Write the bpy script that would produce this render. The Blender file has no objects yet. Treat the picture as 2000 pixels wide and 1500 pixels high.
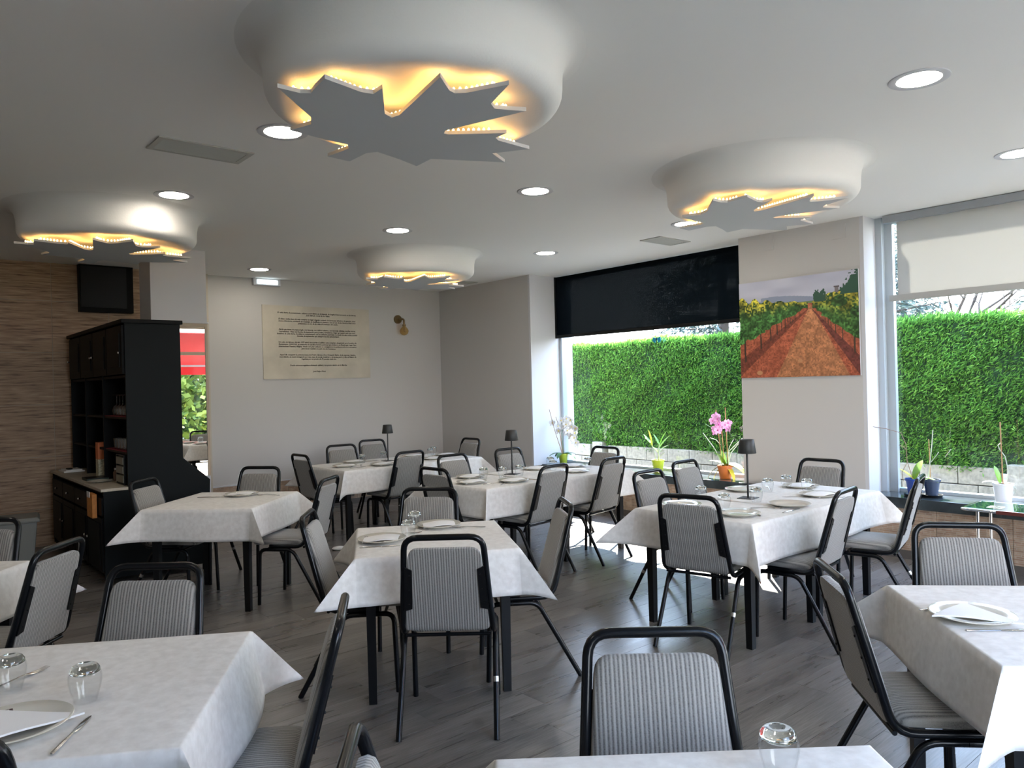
import bpy, bmesh, math, random
import numpy as np
from mathutils import Vector, Matrix
random.seed(7); rng = np.random.default_rng(7)
PI = math.pi
sc = bpy.context.scene
COL = sc.collection

# ------------------------------------------------------------------ camera
cam = bpy.data.cameras.new('camera'); cam_o = bpy.data.objects.new('camera', cam); COL.objects.link(cam_o)
cam.sensor_fit = 'HORIZONTAL'; cam.sensor_width = 36.0; cam.lens = 1480.0 / 2000 * 36
cam.clip_start = 0.05; cam.clip_end = 300
YAW, ROLL = math.radians(40.5), math.radians(1.46)
_f = Vector((math.sin(YAW), math.cos(YAW), 0)); _r = Vector((math.cos(YAW), -math.sin(YAW), 0)); _u = Vector((0, 0, 1))
_rr = _r * math.cos(ROLL) + _u * -math.sin(ROLL)
_uu = _r * math.sin(ROLL) + _u * math.cos(ROLL)
cam_o.matrix_world = Matrix(((_rr.x, _uu.x, -_f.x, 0), (_rr.y, _uu.y, -_f.y, 0), (_rr.z, _uu.z, -_f.z, 1.6), (0, 0, 0, 1)))
sc.camera = cam_o

# ------------------------------------------------------------------ world, sun, exposure
SKY = 4.2
w = bpy.data.worlds.new('World'); sc.world = w; w.use_nodes = True
nt = w.node_tree; nt.nodes.clear()
wo = nt.nodes.new('ShaderNodeOutputWorld'); bg = nt.nodes.new('ShaderNodeBackground')
tc = nt.nodes.new('ShaderNodeTexCoord'); sx = nt.nodes.new('ShaderNodeSeparateXYZ'); cr = nt.nodes.new('ShaderNodeValToRGB')
nt.links.new(tc.outputs['Generated'], sx.inputs[0]); nt.links.new(sx.outputs['Z'], cr.inputs[0])
e = cr.color_ramp.elements
e[0].position = 0.0; e[0].color = (0.97, 0.98, 1.0, 1); e[1].position = 0.55; e[1].color = (0.38, 0.60, 1.0, 1)
nt.links.new(cr.outputs[0], bg.inputs[0]); bg.inputs[1].default_value = SKY
nt.links.new(bg.outputs[0], wo.inputs[0])

sun = bpy.data.lights.new('sun', 'SUN'); sun.energy = 16; sun.angle = math.radians(0.6); sun.color = (1, .95, .86)
sun_o = bpy.data.objects.new('sun', sun); COL.objects.link(sun_o)
sun_dir = Vector((-1.0, -0.86, -1.10)).normalized()
sun_o.rotation_euler = sun_dir.to_track_quat('-Z', 'Y').to_euler()
sun_o.location = (20, 20, 12)

def portal(name, loc, rot, sx_, sy_):
    l = bpy.data.lights.new(name, 'AREA'); l.shape = 'RECTANGLE'; l.size = sx_; l.size_y = sy_
    l.cycles.is_portal = True
    o = bpy.data.objects.new(name, l); COL.objects.link(o); o.location = loc; o.rotation_euler = rot
portal('window_portal', (7.3, 5.9, 1.4), (0, PI / 2, 0), 1.8, 3.1)
portal('window_portal', (7.3, 1.3, 1.4), (0, PI / 2, 0), 1.8, 3.8)
portal('window_portal', (3.4, -1.35, 1.75), (PI / 2, 0, 0), 6.4, 2.5)

vs = sc.view_settings
vs.view_transform = 'Standard'; vs.look = 'None'; vs.gamma = 1; vs.exposure = 1.88; vs.use_curve_mapping = False
sc.cycles.max_bounces = 8; sc.cycles.diffuse_bounces = 5; sc.cycles.glossy_bounces = 4
sc.cycles.transparent_max_bounces = 24; sc.cycles.transmission_bounces = 6
sc.cycles.caustics_reflective = False; sc.cycles.caustics_refractive = False
sc.cycles.sample_clamp_indirect = 4.0
sc.cycles.use_denoising = True

# ------------------------------------------------------------------ materials
MATS = {}
def newmat(name):
    m = bpy.data.materials.new(name); m.use_nodes = True
    n = m.node_tree; return m, n, n.nodes['Principled BSDF']
def S(b, **k):
    for a, v in k.items():
        b.inputs[a.replace('_', ' ')].default_value = v
def rgba(c): return (c[0], c[1], c[2], 1)
def plain(name, c, rough=.5, metal=0, noise=0, nscale=8, bump=0, bscale=120, spec=.5, coat=0, trans=0):
    if name in MATS: return MATS[name]
    m, n, b = newmat(name)
    S(b, Base_Color=rgba(c), Roughness=rough, Metallic=metal); b.inputs['Specular IOR Level'].default_value = spec
    b.inputs['Coat Weight'].default_value = coat
    t = n.nodes.new('ShaderNodeTexCoord')
    if noise:
        x = n.nodes.new('ShaderNodeTexNoise'); x.inputs['Scale'].default_value = nscale; x.inputs['Detail'].default_value = 5
        r = n.nodes.new('ShaderNodeValToRGB')
        r.color_ramp.elements[0].position = .3; r.color_ramp.elements[1].position = .7
        r.color_ramp.elements[0].color = rgba([v * (1 - noise) for v in c]); r.color_ramp.elements[1].color = rgba([min(1, v * (1 + noise)) for v in c])
        n.links.new(t.outputs['Object'], x.inputs['Vector']); n.links.new(x.outputs[0], r.inputs[0]); n.links.new(r.outputs[0], b.inputs['Base Color'])
    if bump:
        y = n.nodes.new('ShaderNodeTexNoise'); y.inputs['Scale'].default_value = bscale; y.inputs['Detail'].default_value = 3
        p = n.nodes.new('ShaderNodeBump'); p.inputs['Strength'].default_value = bump; p.inputs['Distance'].default_value = .002
        n.links.new(t.outputs['Object'], y.inputs['Vector']); n.links.new(y.outputs[0], p.inputs['Height']); n.links.new(p.outputs[0], b.inputs['Normal'])
    MATS[name] = m; return m
def emit(name, c, s):
    m, n, b = newmat(name); S(b, Base_Color=rgba(c), Emission_Color=rgba(c), Emission_Strength=s); MATS[name] = m; return m
def ramp(n, stops):
    r = n.nodes.new('ShaderNodeValToRGB'); el = r.color_ramp.elements
    el[0].position, el[0].color = stops[0][0], rgba(stops[0][1]); el[1].position, el[1].color = stops[-1][0], rgba(stops[-1][1])
    for p, c in stops[1:-1]:
        q = el.new(p); q.color = rgba(c)
    return r
def mapping(n, scale, out='Object'):
    t = n.nodes.new('ShaderNodeTexCoord'); m = n.nodes.new('ShaderNodeMapping'); m.inputs['Scale'].default_value = scale
    n.links.new(t.outputs[out], m.inputs['Vector']); return m

def fabric():
    m, n, b = newmat('ribbed_fabric')
    S(b, Roughness=.95); b.inputs['Specular IOR Level'].default_value = .15; b.inputs['Sheen Weight'].default_value = .35
    t = n.nodes.new('ShaderNodeTexCoord'); s = n.nodes.new('ShaderNodeSeparateXYZ'); n.links.new(t.outputs['Object'], s.inputs[0])
    def wave(freq, ph):
        a = n.nodes.new('ShaderNodeMath'); a.operation = 'MULTIPLY_ADD'; a.inputs[1].default_value = freq; a.inputs[2].default_value = ph
        n.links.new(s.outputs['X'], a.inputs[0]); c = n.nodes.new('ShaderNodeMath'); c.operation = 'SINE'; n.links.new(a.outputs[0], c.inputs[0]); return c
    a = wave(2 * PI / .0118, 0); c = wave(2 * PI / .0236, .8)
    ad = n.nodes.new('ShaderNodeMath'); ad.operation = 'MULTIPLY_ADD'; ad.inputs[1].default_value = .35
    n.links.new(c.outputs[0], ad.inputs[0]); n.links.new(a.outputs[0], ad.inputs[2])
    no = n.nodes.new('ShaderNodeTexNoise'); no.inputs['Scale'].default_value = 260; no.inputs['Detail'].default_value = 2
    n.links.new(t.outputs['Object'], no.inputs['Vector'])
    sm = n.nodes.new('ShaderNodeMath'); sm.operation = 'MULTIPLY_ADD'; sm.inputs[1].default_value = 1.6
    n.links.new(no.outputs[0], sm.inputs[0]); n.links.new(ad.outputs[0], sm.inputs[2])
    mr = n.nodes.new('ShaderNodeMapRange'); mr.inputs[1].default_value = -.5; mr.inputs[2].default_value = 2.1
    n.links.new(sm.outputs[0], mr.inputs[0])
    r = ramp(n, [(0, (.095, .09, .084)), (.35, (.21, .20, .185)), (1, (.325, .308, .28))])
    n.links.new(mr.outputs[0], r.inputs[0]); n.links.new(r.outputs[0], b.inputs['Base Color'])
    bp = n.nodes.new('ShaderNodeBump'); bp.inputs['Strength'].default_value = .6; bp.inputs['Distance'].default_value = .002
    n.links.new(mr.outputs[0], bp.inputs['Height']); n.links.new(bp.outputs[0], b.inputs['Normal'])
    MATS['fabric'] = m; return m
def floor_mat():
    m, n, b = newmat('grey_wood_vinyl')
    geo = n.nodes.new('ShaderNodeNewGeometry')
    mp = mapping(n, (1.1, 11, 1)); 
    ofs = n.nodes.new('ShaderNodeVectorMath'); ofs.operation = 'ADD'
    mul = n.nodes.new('ShaderNodeMath'); mul.operation = 'MULTIPLY'; mul.inputs[1].default_value = 37
    n.links.new(geo.outputs['Random Per Island'], mul.inputs[0])
    cmb = n.nodes.new('ShaderNodeCombineXYZ'); n.links.new(mul.outputs[0], cmb.inputs[0]); n.links.new(mul.outputs[0], cmb.inputs[2])
    oi = n.nodes.new('ShaderNodeObjectInfo'); m2 = n.nodes.new('ShaderNodeMath'); m2.operation = 'MULTIPLY'; m2.inputs[1].default_value = 53
    n.links.new(oi.outputs['Random'], m2.inputs[0]); n.links.new(m2.outputs[0], cmb.inputs[1])
    n.links.new(mp.outputs[0], ofs.inputs[0]); n.links.new(cmb.outputs[0], ofs.inputs[1])
    x = n.nodes.new('ShaderNodeTexNoise'); x.inputs['Scale'].default_value = 1.6; x.inputs['Detail'].default_value = 7; x.inputs['Roughness'].default_value = .56; x.inputs['Distortion'].default_value = .25
    n.links.new(ofs.outputs[0], x.inputs['Vector'])
    r = ramp(n, [(.36, (.108, .098, .09)), (.46, (.130, .118, .108)), (.56, (.175, .160, .147)), (.68, (.23, .214, .198))])
    mp2 = mapping(n, (5, 90, 1)); x2 = n.nodes.new('ShaderNodeTexNoise'); x2.inputs['Scale'].default_value = 1.5; x2.inputs['Detail'].default_value = 4; n.links.new(mp2.outputs[0], x2.inputs['Vector'])
    xm = n.nodes.new('ShaderNodeMix'); xm.inputs[0].default_value = .5; n.links.new(x.outputs[0], xm.inputs[2]); n.links.new(x2.outputs[0], xm.inputs[3])
    n.links.new(xm.outputs[0], r.inputs[0])
    hs = n.nodes.new('ShaderNodeHueSaturation')
    mr = n.nodes.new('ShaderNodeMapRange'); mr.inputs[3].default_value = .82; mr.inputs[4].default_value = 1.16
    n.links.new(oi.outputs['Random'], mr.inputs[0]); n.links.new(mr.outputs[0], hs.inputs['Value'])
    n.links.new(r.outputs[0], hs.inputs['Color']); n.links.new(hs.outputs[0], b.inputs['Base Color'])
    S(b, Roughness=.36); b.inputs['Specular IOR Level'].default_value = .5
    rr = n.nodes.new('ShaderNodeMapRange'); rr.inputs[3].default_value = .22; rr.inputs[4].default_value = .36
    n.links.new(x.outputs[0], rr.inputs[0]); n.links.new(rr.outputs[0], b.inputs['Roughness'])
    bp = n.nodes.new('ShaderNodeBump'); bp.inputs['Strength'].default_value = .03; bp.inputs['Distance'].default_value = .0005
    n.links.new(x.outputs[0], bp.inputs['Height']); n.links.new(bp.outputs[0], b.inputs['Normal'])
    return m
def sliver_tile(name, scale, cols, rot=None, rel=.35, rough=.5):
    """ceramic tile printed and pressed with thin irregular horizontal slivers"""
    m, n, b = newmat(name)
    mp = mapping(n, scale)
    if rot: mp.inputs['Rotation'].default_value = rot
    x = n.nodes.new('ShaderNodeTexNoise'); x.inputs['Scale'].default_value = 1; x.inputs['Detail'].default_value = 3; x.inputs['Roughness'].default_value = .6
    n.links.new(mp.outputs[0], x.inputs['Vector'])
    r = ramp(n, cols); n.links.new(x.outputs[0], r.inputs[0]); n.links.new(r.outputs[0], b.inputs['Base Color'])
    S(b, Roughness=rough)
    bp = n.nodes.new('ShaderNodeBump'); bp.inputs['Strength'].default_value = rel; bp.inputs['Distance'].default_value = .003
    n.links.new(x.outputs[0], bp.inputs['Height']); n.links.new(bp.outputs[0], b.inputs['Normal'])
    return m
def brick_tile(name):
    m, n, b = newmat(name)
    t = n.nodes.new('ShaderNodeTexCoord'); s = n.nodes.new('ShaderNodeSeparateXYZ'); c = n.nodes.new('ShaderNodeCombineXYZ')
    n.links.new(t.outputs['Object'], s.inputs[0])
    ad = n.nodes.new('ShaderNodeMath'); ad.operation = 'ADD'; n.links.new(s.outputs['X'], ad.inputs[0]); n.links.new(s.outputs['Y'], ad.inputs[1])
    n.links.new(ad.outputs[0], c.inputs[0]); n.links.new(s.outputs['Z'], c.inputs[1])
    k = n.nodes.new('ShaderNodeTexBrick'); k.inputs['Scale'].default_value = 1; k.offset = .37; k.squash = .6; k.squash_frequency = 3
    k.inputs['Brick Width'].default_value = .085; k.inputs['Row Height'].default_value = .0165; k.inputs['Mortar Size'].default_value = .0018
    k.inputs['Color1'].default_value = (.30, .18, .12, 1); k.inputs['Color2'].default_value = (.42, .30, .21, 1); k.inputs['Mortar'].default_value = (.42, .36, .29, 1)
    n.links.new(c.outputs[0], k.inputs['Vector'])
    no = n.nodes.new('ShaderNodeTexNoise'); no.inputs['Scale'].default_value = 14; no.inputs['Detail'].default_value = 4; n.links.new(t.outputs['Object'], no.inputs['Vector'])
    mx = n.nodes.new('ShaderNodeMix'); mx.data_type = 'RGBA'; mx.blend_type = 'OVERLAY'; mx.inputs[0].default_value = .6
    n.links.new(k.outputs[0], mx.inputs[6]); n.links.new(no.outputs[0], mx.inputs[7]); n.links.new(mx.outputs[2], b.inputs['Base Color'])
    bp = n.nodes.new('ShaderNodeBump'); bp.inputs['Strength'].default_value = .4; bp.inputs['Distance'].default_value = .002; bp.invert = True
    n.links.new(k.outputs[1], bp.inputs['Height']); n.links.new(bp.outputs[0], b.inputs['Normal']); S(b, Roughness=.45)
    return m
def thin_glass(name, tint, refl=1.0, base=.04, power=None):
    m = bpy.data.materials.new(name); m.use_nodes = True; n = m.node_tree; n.nodes.clear()
    o = n.nodes.new('ShaderNodeOutputMaterial'); mx = n.nodes.new('ShaderNodeMixShader'); tr = n.nodes.new('ShaderNodeBsdfTransparent'); gl = n.nodes.new('ShaderNodeBsdfGlossy')
    gl.inputs['Roughness'].default_value = .01; tr.inputs[0].default_value = rgba(tint)
    fr = n.nodes.new('ShaderNodeLayerWeight'); fr.inputs['Blend'].default_value = .5
    pw = n.nodes.new('ShaderNodeMath'); pw.operation = 'POWER'; pw.inputs[1].default_value = 4.5; n.links.new(fr.outputs['Facing'], pw.inputs[0])
    k = n.nodes.new('ShaderNodeMath'); k.operation = 'MULTIPLY_ADD'; k.inputs[1].default_value = .6 * refl; k.inputs[2].default_value = base; k.use_clamp = True
    n.links.new(pw.outputs[0], k.inputs[0]); n.links.new(k.outputs[0], mx.inputs[0])
    n.links.new(tr.outputs[0], mx.inputs[1]); n.links.new(gl.outputs[0], mx.inputs[2]); n.links.new(mx.outputs[0], o.inputs[0])
    return m
def solid_glass(name):
    m = bpy.data.materials.new(name); m.use_nodes = True; n = m.node_tree; n.nodes.clear()
    o = n.nodes.new('ShaderNodeOutputMaterial'); g = n.nodes.new('ShaderNodeBsdfGlass'); g.inputs['IOR'].default_value = 1.5; g.inputs['Color'].default_value = (.95, .97, .97, 1)
    n.links.new(g.outputs[0], o.inputs[0]); return m
def screen_fabric(name, color, opacity, translucent):
    m = bpy.data.materials.new(name); m.use_nodes = True; n = m.node_tree; n.nodes.clear()
    o = n.nodes.new('ShaderNodeOutputMaterial')
    tr = n.nodes.new('ShaderNodeBsdfTransparent'); di = n.nodes.new('ShaderNodeBsdfDiffuse'); tl = n.nodes.new('ShaderNodeBsdfTranslucent')
    di.inputs[0].default_value = rgba(color); tl.inputs[0].default_value = rgba(color)
    a = n.nodes.new('ShaderNodeMixShader'); a.inputs[0].default_value = translucent; n.links.new(di.outputs[0], a.inputs[1]); n.links.new(tl.outputs[0], a.inputs[2])
    b = n.nodes.new('ShaderNodeMixShader'); b.inputs[0].default_value = opacity; n.links.new(tr.outputs[0], b.inputs[1]); n.links.new(a.outputs[0], b.inputs[2])
    n.links.new(b.outputs[0], o.inputs[0]); return m
def leaf_mat(name, cols, trans=.35, rough=.5):
    m, n, b = newmat(name)
    g = n.nodes.new('ShaderNodeNewGeometry'); r = ramp(n, cols); n.links.new(g.outputs['Random Per Island'], r.inputs[0]); n.links.new(r.outputs[0], b.inputs['Base Color'])
    S(b, Roughness=rough); b.inputs['Specular IOR Level'].default_value = .2
    tl = n.nodes.new('ShaderNodeBsdfTranslucent'); mx = n.nodes.new('ShaderNodeMixShader'); mx.inputs[0].default_value = trans
    n.links.new(r.outputs[0], tl.inputs[0]); n.links.new(b.outputs[0], mx.inputs[1]); n.links.new(tl.outputs[0], mx.inputs[2])
    n.links.new(mx.outputs[0], n.nodes['Material Output'].inputs[0]); return m
def attr_mat(name, rough=.5):
    m, n, b = newmat(name); a = n.nodes.new('ShaderNodeVertexColor'); a.layer_name = 'Col'
    n.links.new(a.outputs[0], b.inputs['Base Color']); S(b, Roughness=rough); return m
def cloth_mat():
    m, n, b = newmat('white_paper_cloth')
    mp = mapping(n, (1, 1, 1)); x = n.nodes.new('ShaderNodeTexNoise'); x.inputs['Scale'].default_value = 35; x.inputs['Detail'].default_value = 6
    n.links.new(mp.outputs[0], x.inputs['Vector'])
    r = ramp(n, [(.3, (.72, .70, .67)), (.7, (.86, .845, .82))]); n.links.new(x.outputs[0], r.inputs[0]); n.links.new(r.outputs[0], b.inputs['Base Color'])
    S(b, Roughness=.85); b.inputs['Specular IOR Level'].default_value = .25
    y = n.nodes.new('ShaderNodeTexNoise'); y.inputs['Scale'].default_value = 5; y.inputs['Detail'].default_value = 4; n.links.new(mp.outputs[0], y.inputs['Vector'])
    bp = n.nodes.new('ShaderNodeBump'); bp.inputs['Strength'].default_value = .25; bp.inputs['Distance'].default_value = .01
    n.links.new(y.outputs[0], bp.inputs['Height']); n.links.new(bp.outputs[0], b.inputs['Normal'])
    tl = n.nodes.new('ShaderNodeBsdfTranslucent'); tl.inputs[0].default_value = (.8, .8, .8, 1)
    mx = n.nodes.new('ShaderNodeMixShader'); mx.inputs[0].default_value = .18
    n.links.new(b.outputs[0], mx.inputs[1]); n.links.new(tl.outputs[0], mx.inputs[2]); n.links.new(mx.outputs[0], n.nodes['Material Output'].inputs[0])
    return m

M = dict(
    wall=plain('wall_paint', (.53, .515, .50), .9, bump=.15, bscale=180, spec=.2),
    wall_white=plain('white_paint', (.58, .58, .60), .8, spec=.2),
    ceiling=plain('ceiling_paint', (.80, .785, .76), .9, bump=.1, bscale=60, spec=.2),
    dome=plain('dome_plaster', (.74, .725, .70), .85, bump=.25, bscale=90, spec=.2),
    leafpanel=plain('leaf_panel_white', (.52, .53, .54), .6),
    chairmetal=plain('black_tube', (.0030, .0038, .0052), .25, coat=.05, spec=.25),
    blackmetal=plain('black_metal', (.0035, .004, .005), .4, spec=.3),
    blackwood=plain('black_wood', (.0012, .0015, .0018), .5, spec=.12, noise=.3, nscale=20),
    steel=plain('steel', (.62, .62, .62), .22, metal=1),
    chrome=plain('chrome', (.8, .8, .8), .08, metal=1),
    alu=plain('aluminium_frame', (.46, .50, .53), .4, metal=.3),
    tan=plain('tan_frame', (.42, .33, .24), .5),
    plate=plain('cream_china', (.58, .555, .48), .15, coat=.3),
    napkin=plain('napkin_paper', (.72, .715, .71), .9, bump=.3, bscale=300),
    slate=plain('dark_slate', (.045, .056, .062), .14, noise=.5, nscale=6, coat=.2),
    concrete=plain('concrete_block', (.24, .22, .175), .95, noise=.25, nscale=25, bump=.6, bscale=60),
    path=plain('concrete_path', (.22, .21, .19), .95, noise=.15, nscale=4),
    lampshade=plain('dark_lamp_metal', (.016, .017, .017), .5),
    bin=plain('grey_plastic', (.24, .245, .23), .55),
    red=plain('red_liner', (.22, .015, .03), .8),
    brass=plain('aged_brass', (.22, .15, .07), .35, metal=.8),
    soil=plain('bark_soil', (.10, .06, .035), .95, noise=.5, nscale=60),
    grout=plain('grout', (.40, .33, .25), .9),
    counter=plain('pale_counter', (.42, .38, .31), .4, noise=.15, nscale=30),
    fabric=fabric(), floor=floor_mat(), cloth=cloth_mat(),
    walltile=sliver_tile('straw_tile', (4.5, 4.5, 62), [(.3, (.13, .070, .036)), (.45, (.31, .190, .11)), (.6, (.41, .27, .165)), (.72, (.50, .36, .23))]),
    bricktile=brick_tile('sliver_brick_tile'),
    shelfglass=thin_glass('shelf_glass', (.96, .97, .97), 2.2, .14),
    pane=thin_glass('window_glass', (.985, .995, .99), .6, .025),
    tumbler=thin_glass('drinking_glass', (.975, .98, .98), .9, .018),
    thickglass=solid_glass('glass_base'),
    blackscreen=screen_fabric('black_screen_fabric', (.006, .0095, .013), .972, .3),
    whitescreen=screen_fabric('white_blind_fabric', (.56, .555, .53), .99, .27),
    hedge=leaf_mat('hedge_leaf', [(0, (.03, .08, .015)), (.4, (.085, .22, .035)), (.8, (.15, .34, .05)), (1, (.25, .46, .08))], .5, .7),
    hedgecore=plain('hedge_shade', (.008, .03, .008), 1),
    conifer=leaf_mat('blue_cedar', [(0, (.02, .035, .03)), (.6, (.06, .085, .075)), (1, (.14, .18, .17))], .3),
    bush=leaf_mat('bush_leaf', [(0, (.015, .04, .006)), (1, (.10, .14, .025))], .3),
    bark=plain('bark', (.06, .045, .035), .9),
    mirror=plain('mirror_silver', (.86, .82, .76), .0, metal=1),
    grass=plain('grass', (.17, .165, .12), 1, noise=.4, nscale=3),
)
M['led'] = emit('led_white', (1, .74, .36), 2.0)
M['strip'] = emit('led_strip_amber', (1, .50, .07), 3.6)
M['down'] = emit('downlight_diffuser', (1, .91, .78), 20)
M['exit'] = emit('emergency_diffuser', (.80, .95, 1), 1.1)

# ------------------------------------------------------------------ mesh helpers
class MB:
    def __init__(s): s.v = []; s.f = []; s.mi = []
    def add(s, V, F, mi=0):
        o = len(s.v); s.v.extend([tuple(p) for p in V]); s.f.extend([tuple(i + o for i in f) for f in F]); s.mi.extend([mi] * len(F)); return s
    def box(s, a, b, mi=0):
        x0, y0, z0 = a; x1, y1, z1 = b
        return s.add([(x0, y0, z0), (x1, y0, z0), (x1, y1, z0), (x0, y1, z0), (x0, y0, z1), (x1, y0, z1), (x1, y1, z1), (x0, y1, z1)],
                     [(0, 3, 2, 1), (4, 5, 6, 7), (0, 1, 5, 4), (1, 2, 6, 5), (2, 3, 7, 6), (3, 0, 4, 7)], mi)
    def lathe(s, prof, n=24, c=(0, 0, 0), cap0=True, cap1=True, mi=0):
        V = []; F = []
        for r, z in prof:
            for i in range(n):
                a = 2 * PI * i / n; V.append((c[0] + r * math.cos(a), c[1] + r * math.sin(a), c[2] + z))
        for k in range(len(prof) - 1):
            for i in range(n):
                j = (i + 1) % n; F.append((k * n + i, k * n + j, (k + 1) * n + j, (k + 1) * n + i))
        if cap0: F.append(tuple(range(n))[::-1])
        if cap1: F.append(tuple((len(prof) - 1) * n + i for i in range(n)))
        return s.add(V, F, mi)
    def tube(s, pts, r, n=8, mi=0):
        P = [Vector(p) for p in pts]; V = []; F = []
        rr = r if isinstance(r, (list, tuple)) else [r] * len(P)
        t0 = (P[1] - P[0]).normalized(); up = Vector((0, 0, 1)) if abs(t0.z) < .9 else Vector((1, 0, 0))
        nrm = t0.cross(up).normalized()
        for i, p in enumerate(P):
            t = ((P[min(i + 1, len(P) - 1)] - P[i]).normalized() + (P[i] - P[max(i - 1, 0)]).normalized())
            t = t.normalized() if t.length > 1e-6 else t0
            nrm = (nrm - t * nrm.dot(t)).normalized(); bn = t.cross(nrm)
            for k in range(n):
                a = 2 * PI * k / n; V.append(p + (nrm * math.cos(a) + bn * math.sin(a)) * rr[i])
        for i in range(len(P) - 1):
            for k in range(n):
                j = (k + 1) % n; F.append((i * n + k, i * n + j, (i + 1) * n + j, (i + 1) * n + k))
        F.append(tuple(range(n))[::-1]); F.append(tuple((len(P) - 1) * n + k for k in range(n)))
        return s.add(V, F, mi)
    def rings(s, R, mi=0, closed=False):
        """stack of equal-length closed rings, both ends capped"""
        n = len(R[0]); V = [p for r in R for p in r]; F = []
        for k in range(len(R) - 1):
            for i in range(n):
                j = (i + 1) % n; F.append((k * n + i, k * n + j, (k + 1) * n + j, (k + 1) * n + i))
        F.append(tuple(range(n))[::-1]); F.append(tuple((len(R) - 1) * n + i for i in range(n)))
        return s.add(V, F, mi)
    def prism(s, poly, z0, z1, mi=0):
        n = len(poly)
        V = [(x, y, z0) for x, y in poly] + [(x, y, z1) for x, y in poly]
        F = [tuple(range(n))[::-1], tuple(range(n, 2 * n))] + [(i, (i + 1) % n, n + (i + 1) % n, n + i) for i in range(n)]
        return s.add(V, F, mi)
    def mesh(s, name, mats, smooth=False, bevel=0):
        me = bpy.data.meshes.new(name); me.from_pydata(s.v, [], s.f)
        for m in (mats if isinstance(mats, (list, tuple)) else [mats]): me.materials.append(m)
        if len(set(s.mi)) > 1: me.polygons.foreach_set('material_index', s.mi)
        bm = bmesh.new(); bm.from_mesh(me); bmesh.ops.recalc_face_normals(bm, faces=bm.faces)
        if bevel: bmesh.ops.bevel(bm, geom=[x for x in bm.edges], offset=bevel, segments=2, affect='EDGES', profile=.6, clamp_overlap=True)
        bm.to_mesh(me); bm.free()
        if smooth:
            me.polygons.foreach_set('use_smooth', [True] * len(me.polygons))
            me.set_sharp_from_angle(angle=math.radians(smooth if smooth > 1 else 40))
        me.update(); return me
    def build(s, name, mats, parent=None, smooth=False, bevel=0):
        return link(name, s.mesh(name, mats, smooth, bevel), parent)
def link(name, me, parent=None, loc=None, rz=None):
    o = bpy.data.objects.new(name, me); COL.objects.link(o)
    if parent: o.parent = parent
    if loc: o.location = loc
    if rz is not None: o.rotation_euler = (0, 0, rz)
    return o
def empty(name, loc=(0, 0, 0), rz=0):
    o = bpy.data.objects.new(name, None); COL.objects.link(o); o.location = loc; o.rotation_euler = (0, 0, rz); o.empty_display_size = .1; return o
def tag(o, label=None, cat=None, group=None, kind=None):
    if label: o['label'] = label
    if cat: o['category'] = cat
    if group: o['group'] = group
    if kind: o['kind'] = kind
    return o
KIDS = {}
def dup(root, loc, rz, label, group=None):
    kids = {}
    for o in bpy.data.objects:
        if o.parent: kids.setdefault(o.parent, []).append(o)
    r = root.copy(); COL.objects.link(r); r.location = loc; r.rotation_euler = (0, 0, rz); r['label'] = label
    if group: r['group'] = group
    for ch in kids.get(root, []):
        c = ch.copy(); COL.objects.link(c); c.parent = r
        for g in kids.get(ch, []):
            d = g.copy(); COL.objects.link(d); d.parent = c
    return r
def arc(p0, p1, p2, rad, n=5):
    """rounded corner at p1"""
    p0, p1, p2 = map(Vector, (p0, p1, p2)); a = (p0 - p1).normalized(); b = (p2 - p1).normalized()
    A = p1 + a * rad; B = p1 + b * rad
    return [((1 - t) ** 2) * A + 2 * t * (1 - t) * p1 + t * t * B for t in [i / n for i in range(n + 1)]]
def rounded(pts, rads):
    P = [Vector(pts[0])]
    for i in range(1, len(pts) - 1):
        P += arc(pts[i - 1], pts[i], pts[i + 1], rads[i - 1])
    P.append(Vector(pts[-1])); return P
def struct(o, kind='structure'): o['kind'] = kind; return o

# ------------------------------------------------------------------ room shell
CZ = 3.03; GX = 7.20   # ceiling height, glass plane of the long window wall
floor = struct(MB().box((-2.6, -1.3, -.06), (6.95, 9.6, -.006)).build('floor', plain('subfloor', (.03, .028, .026), .9)))
PW, PL = .182, 1.22
cells = []
row = 0; y = -1.2
while y < 9.5:
    x = -2.5 - random.random() * PL; 
    while x < 6.84:
        x0, x1 = max(x, -2.5), min(x + PL, 6.84)
        if x1 - x0 > .05: cells.append((x0, y, x1, min(y + PW, 9.45)))
        x += PL
    y += PW
def inview(c):
    X, Y = (c[0] + c[2]) / 2, (c[1] + c[3]) / 2
    d = Vector((X, Y, 0)); w_ = d.dot(_f); u_ = d.dot(_r)
    return w_ > 2.6 and abs(u_) < w_ * .74
cells.sort(key=lambda c: (not inview(c), (c[0] + c[2]) ** 2 + (c[1] + c[3]) ** 2))
rest = MB()
for i, (x0, y0, x1, y1) in enumerate(cells):
    g = .0009
    if i < 296:
        MB().box((x0 + g, y0 + g, -.006), (x1 - g, y1 - g, random.uniform(-.0002, .0002))).build('floor_plank', M['floor'], floor)
    else:
        rest.box((x0 + g, y0 + g, -.006), (x1 - g, y1 - g, 0))
struct(rest.build('floor_plank', M['floor'], floor), 'stuff')

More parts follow.
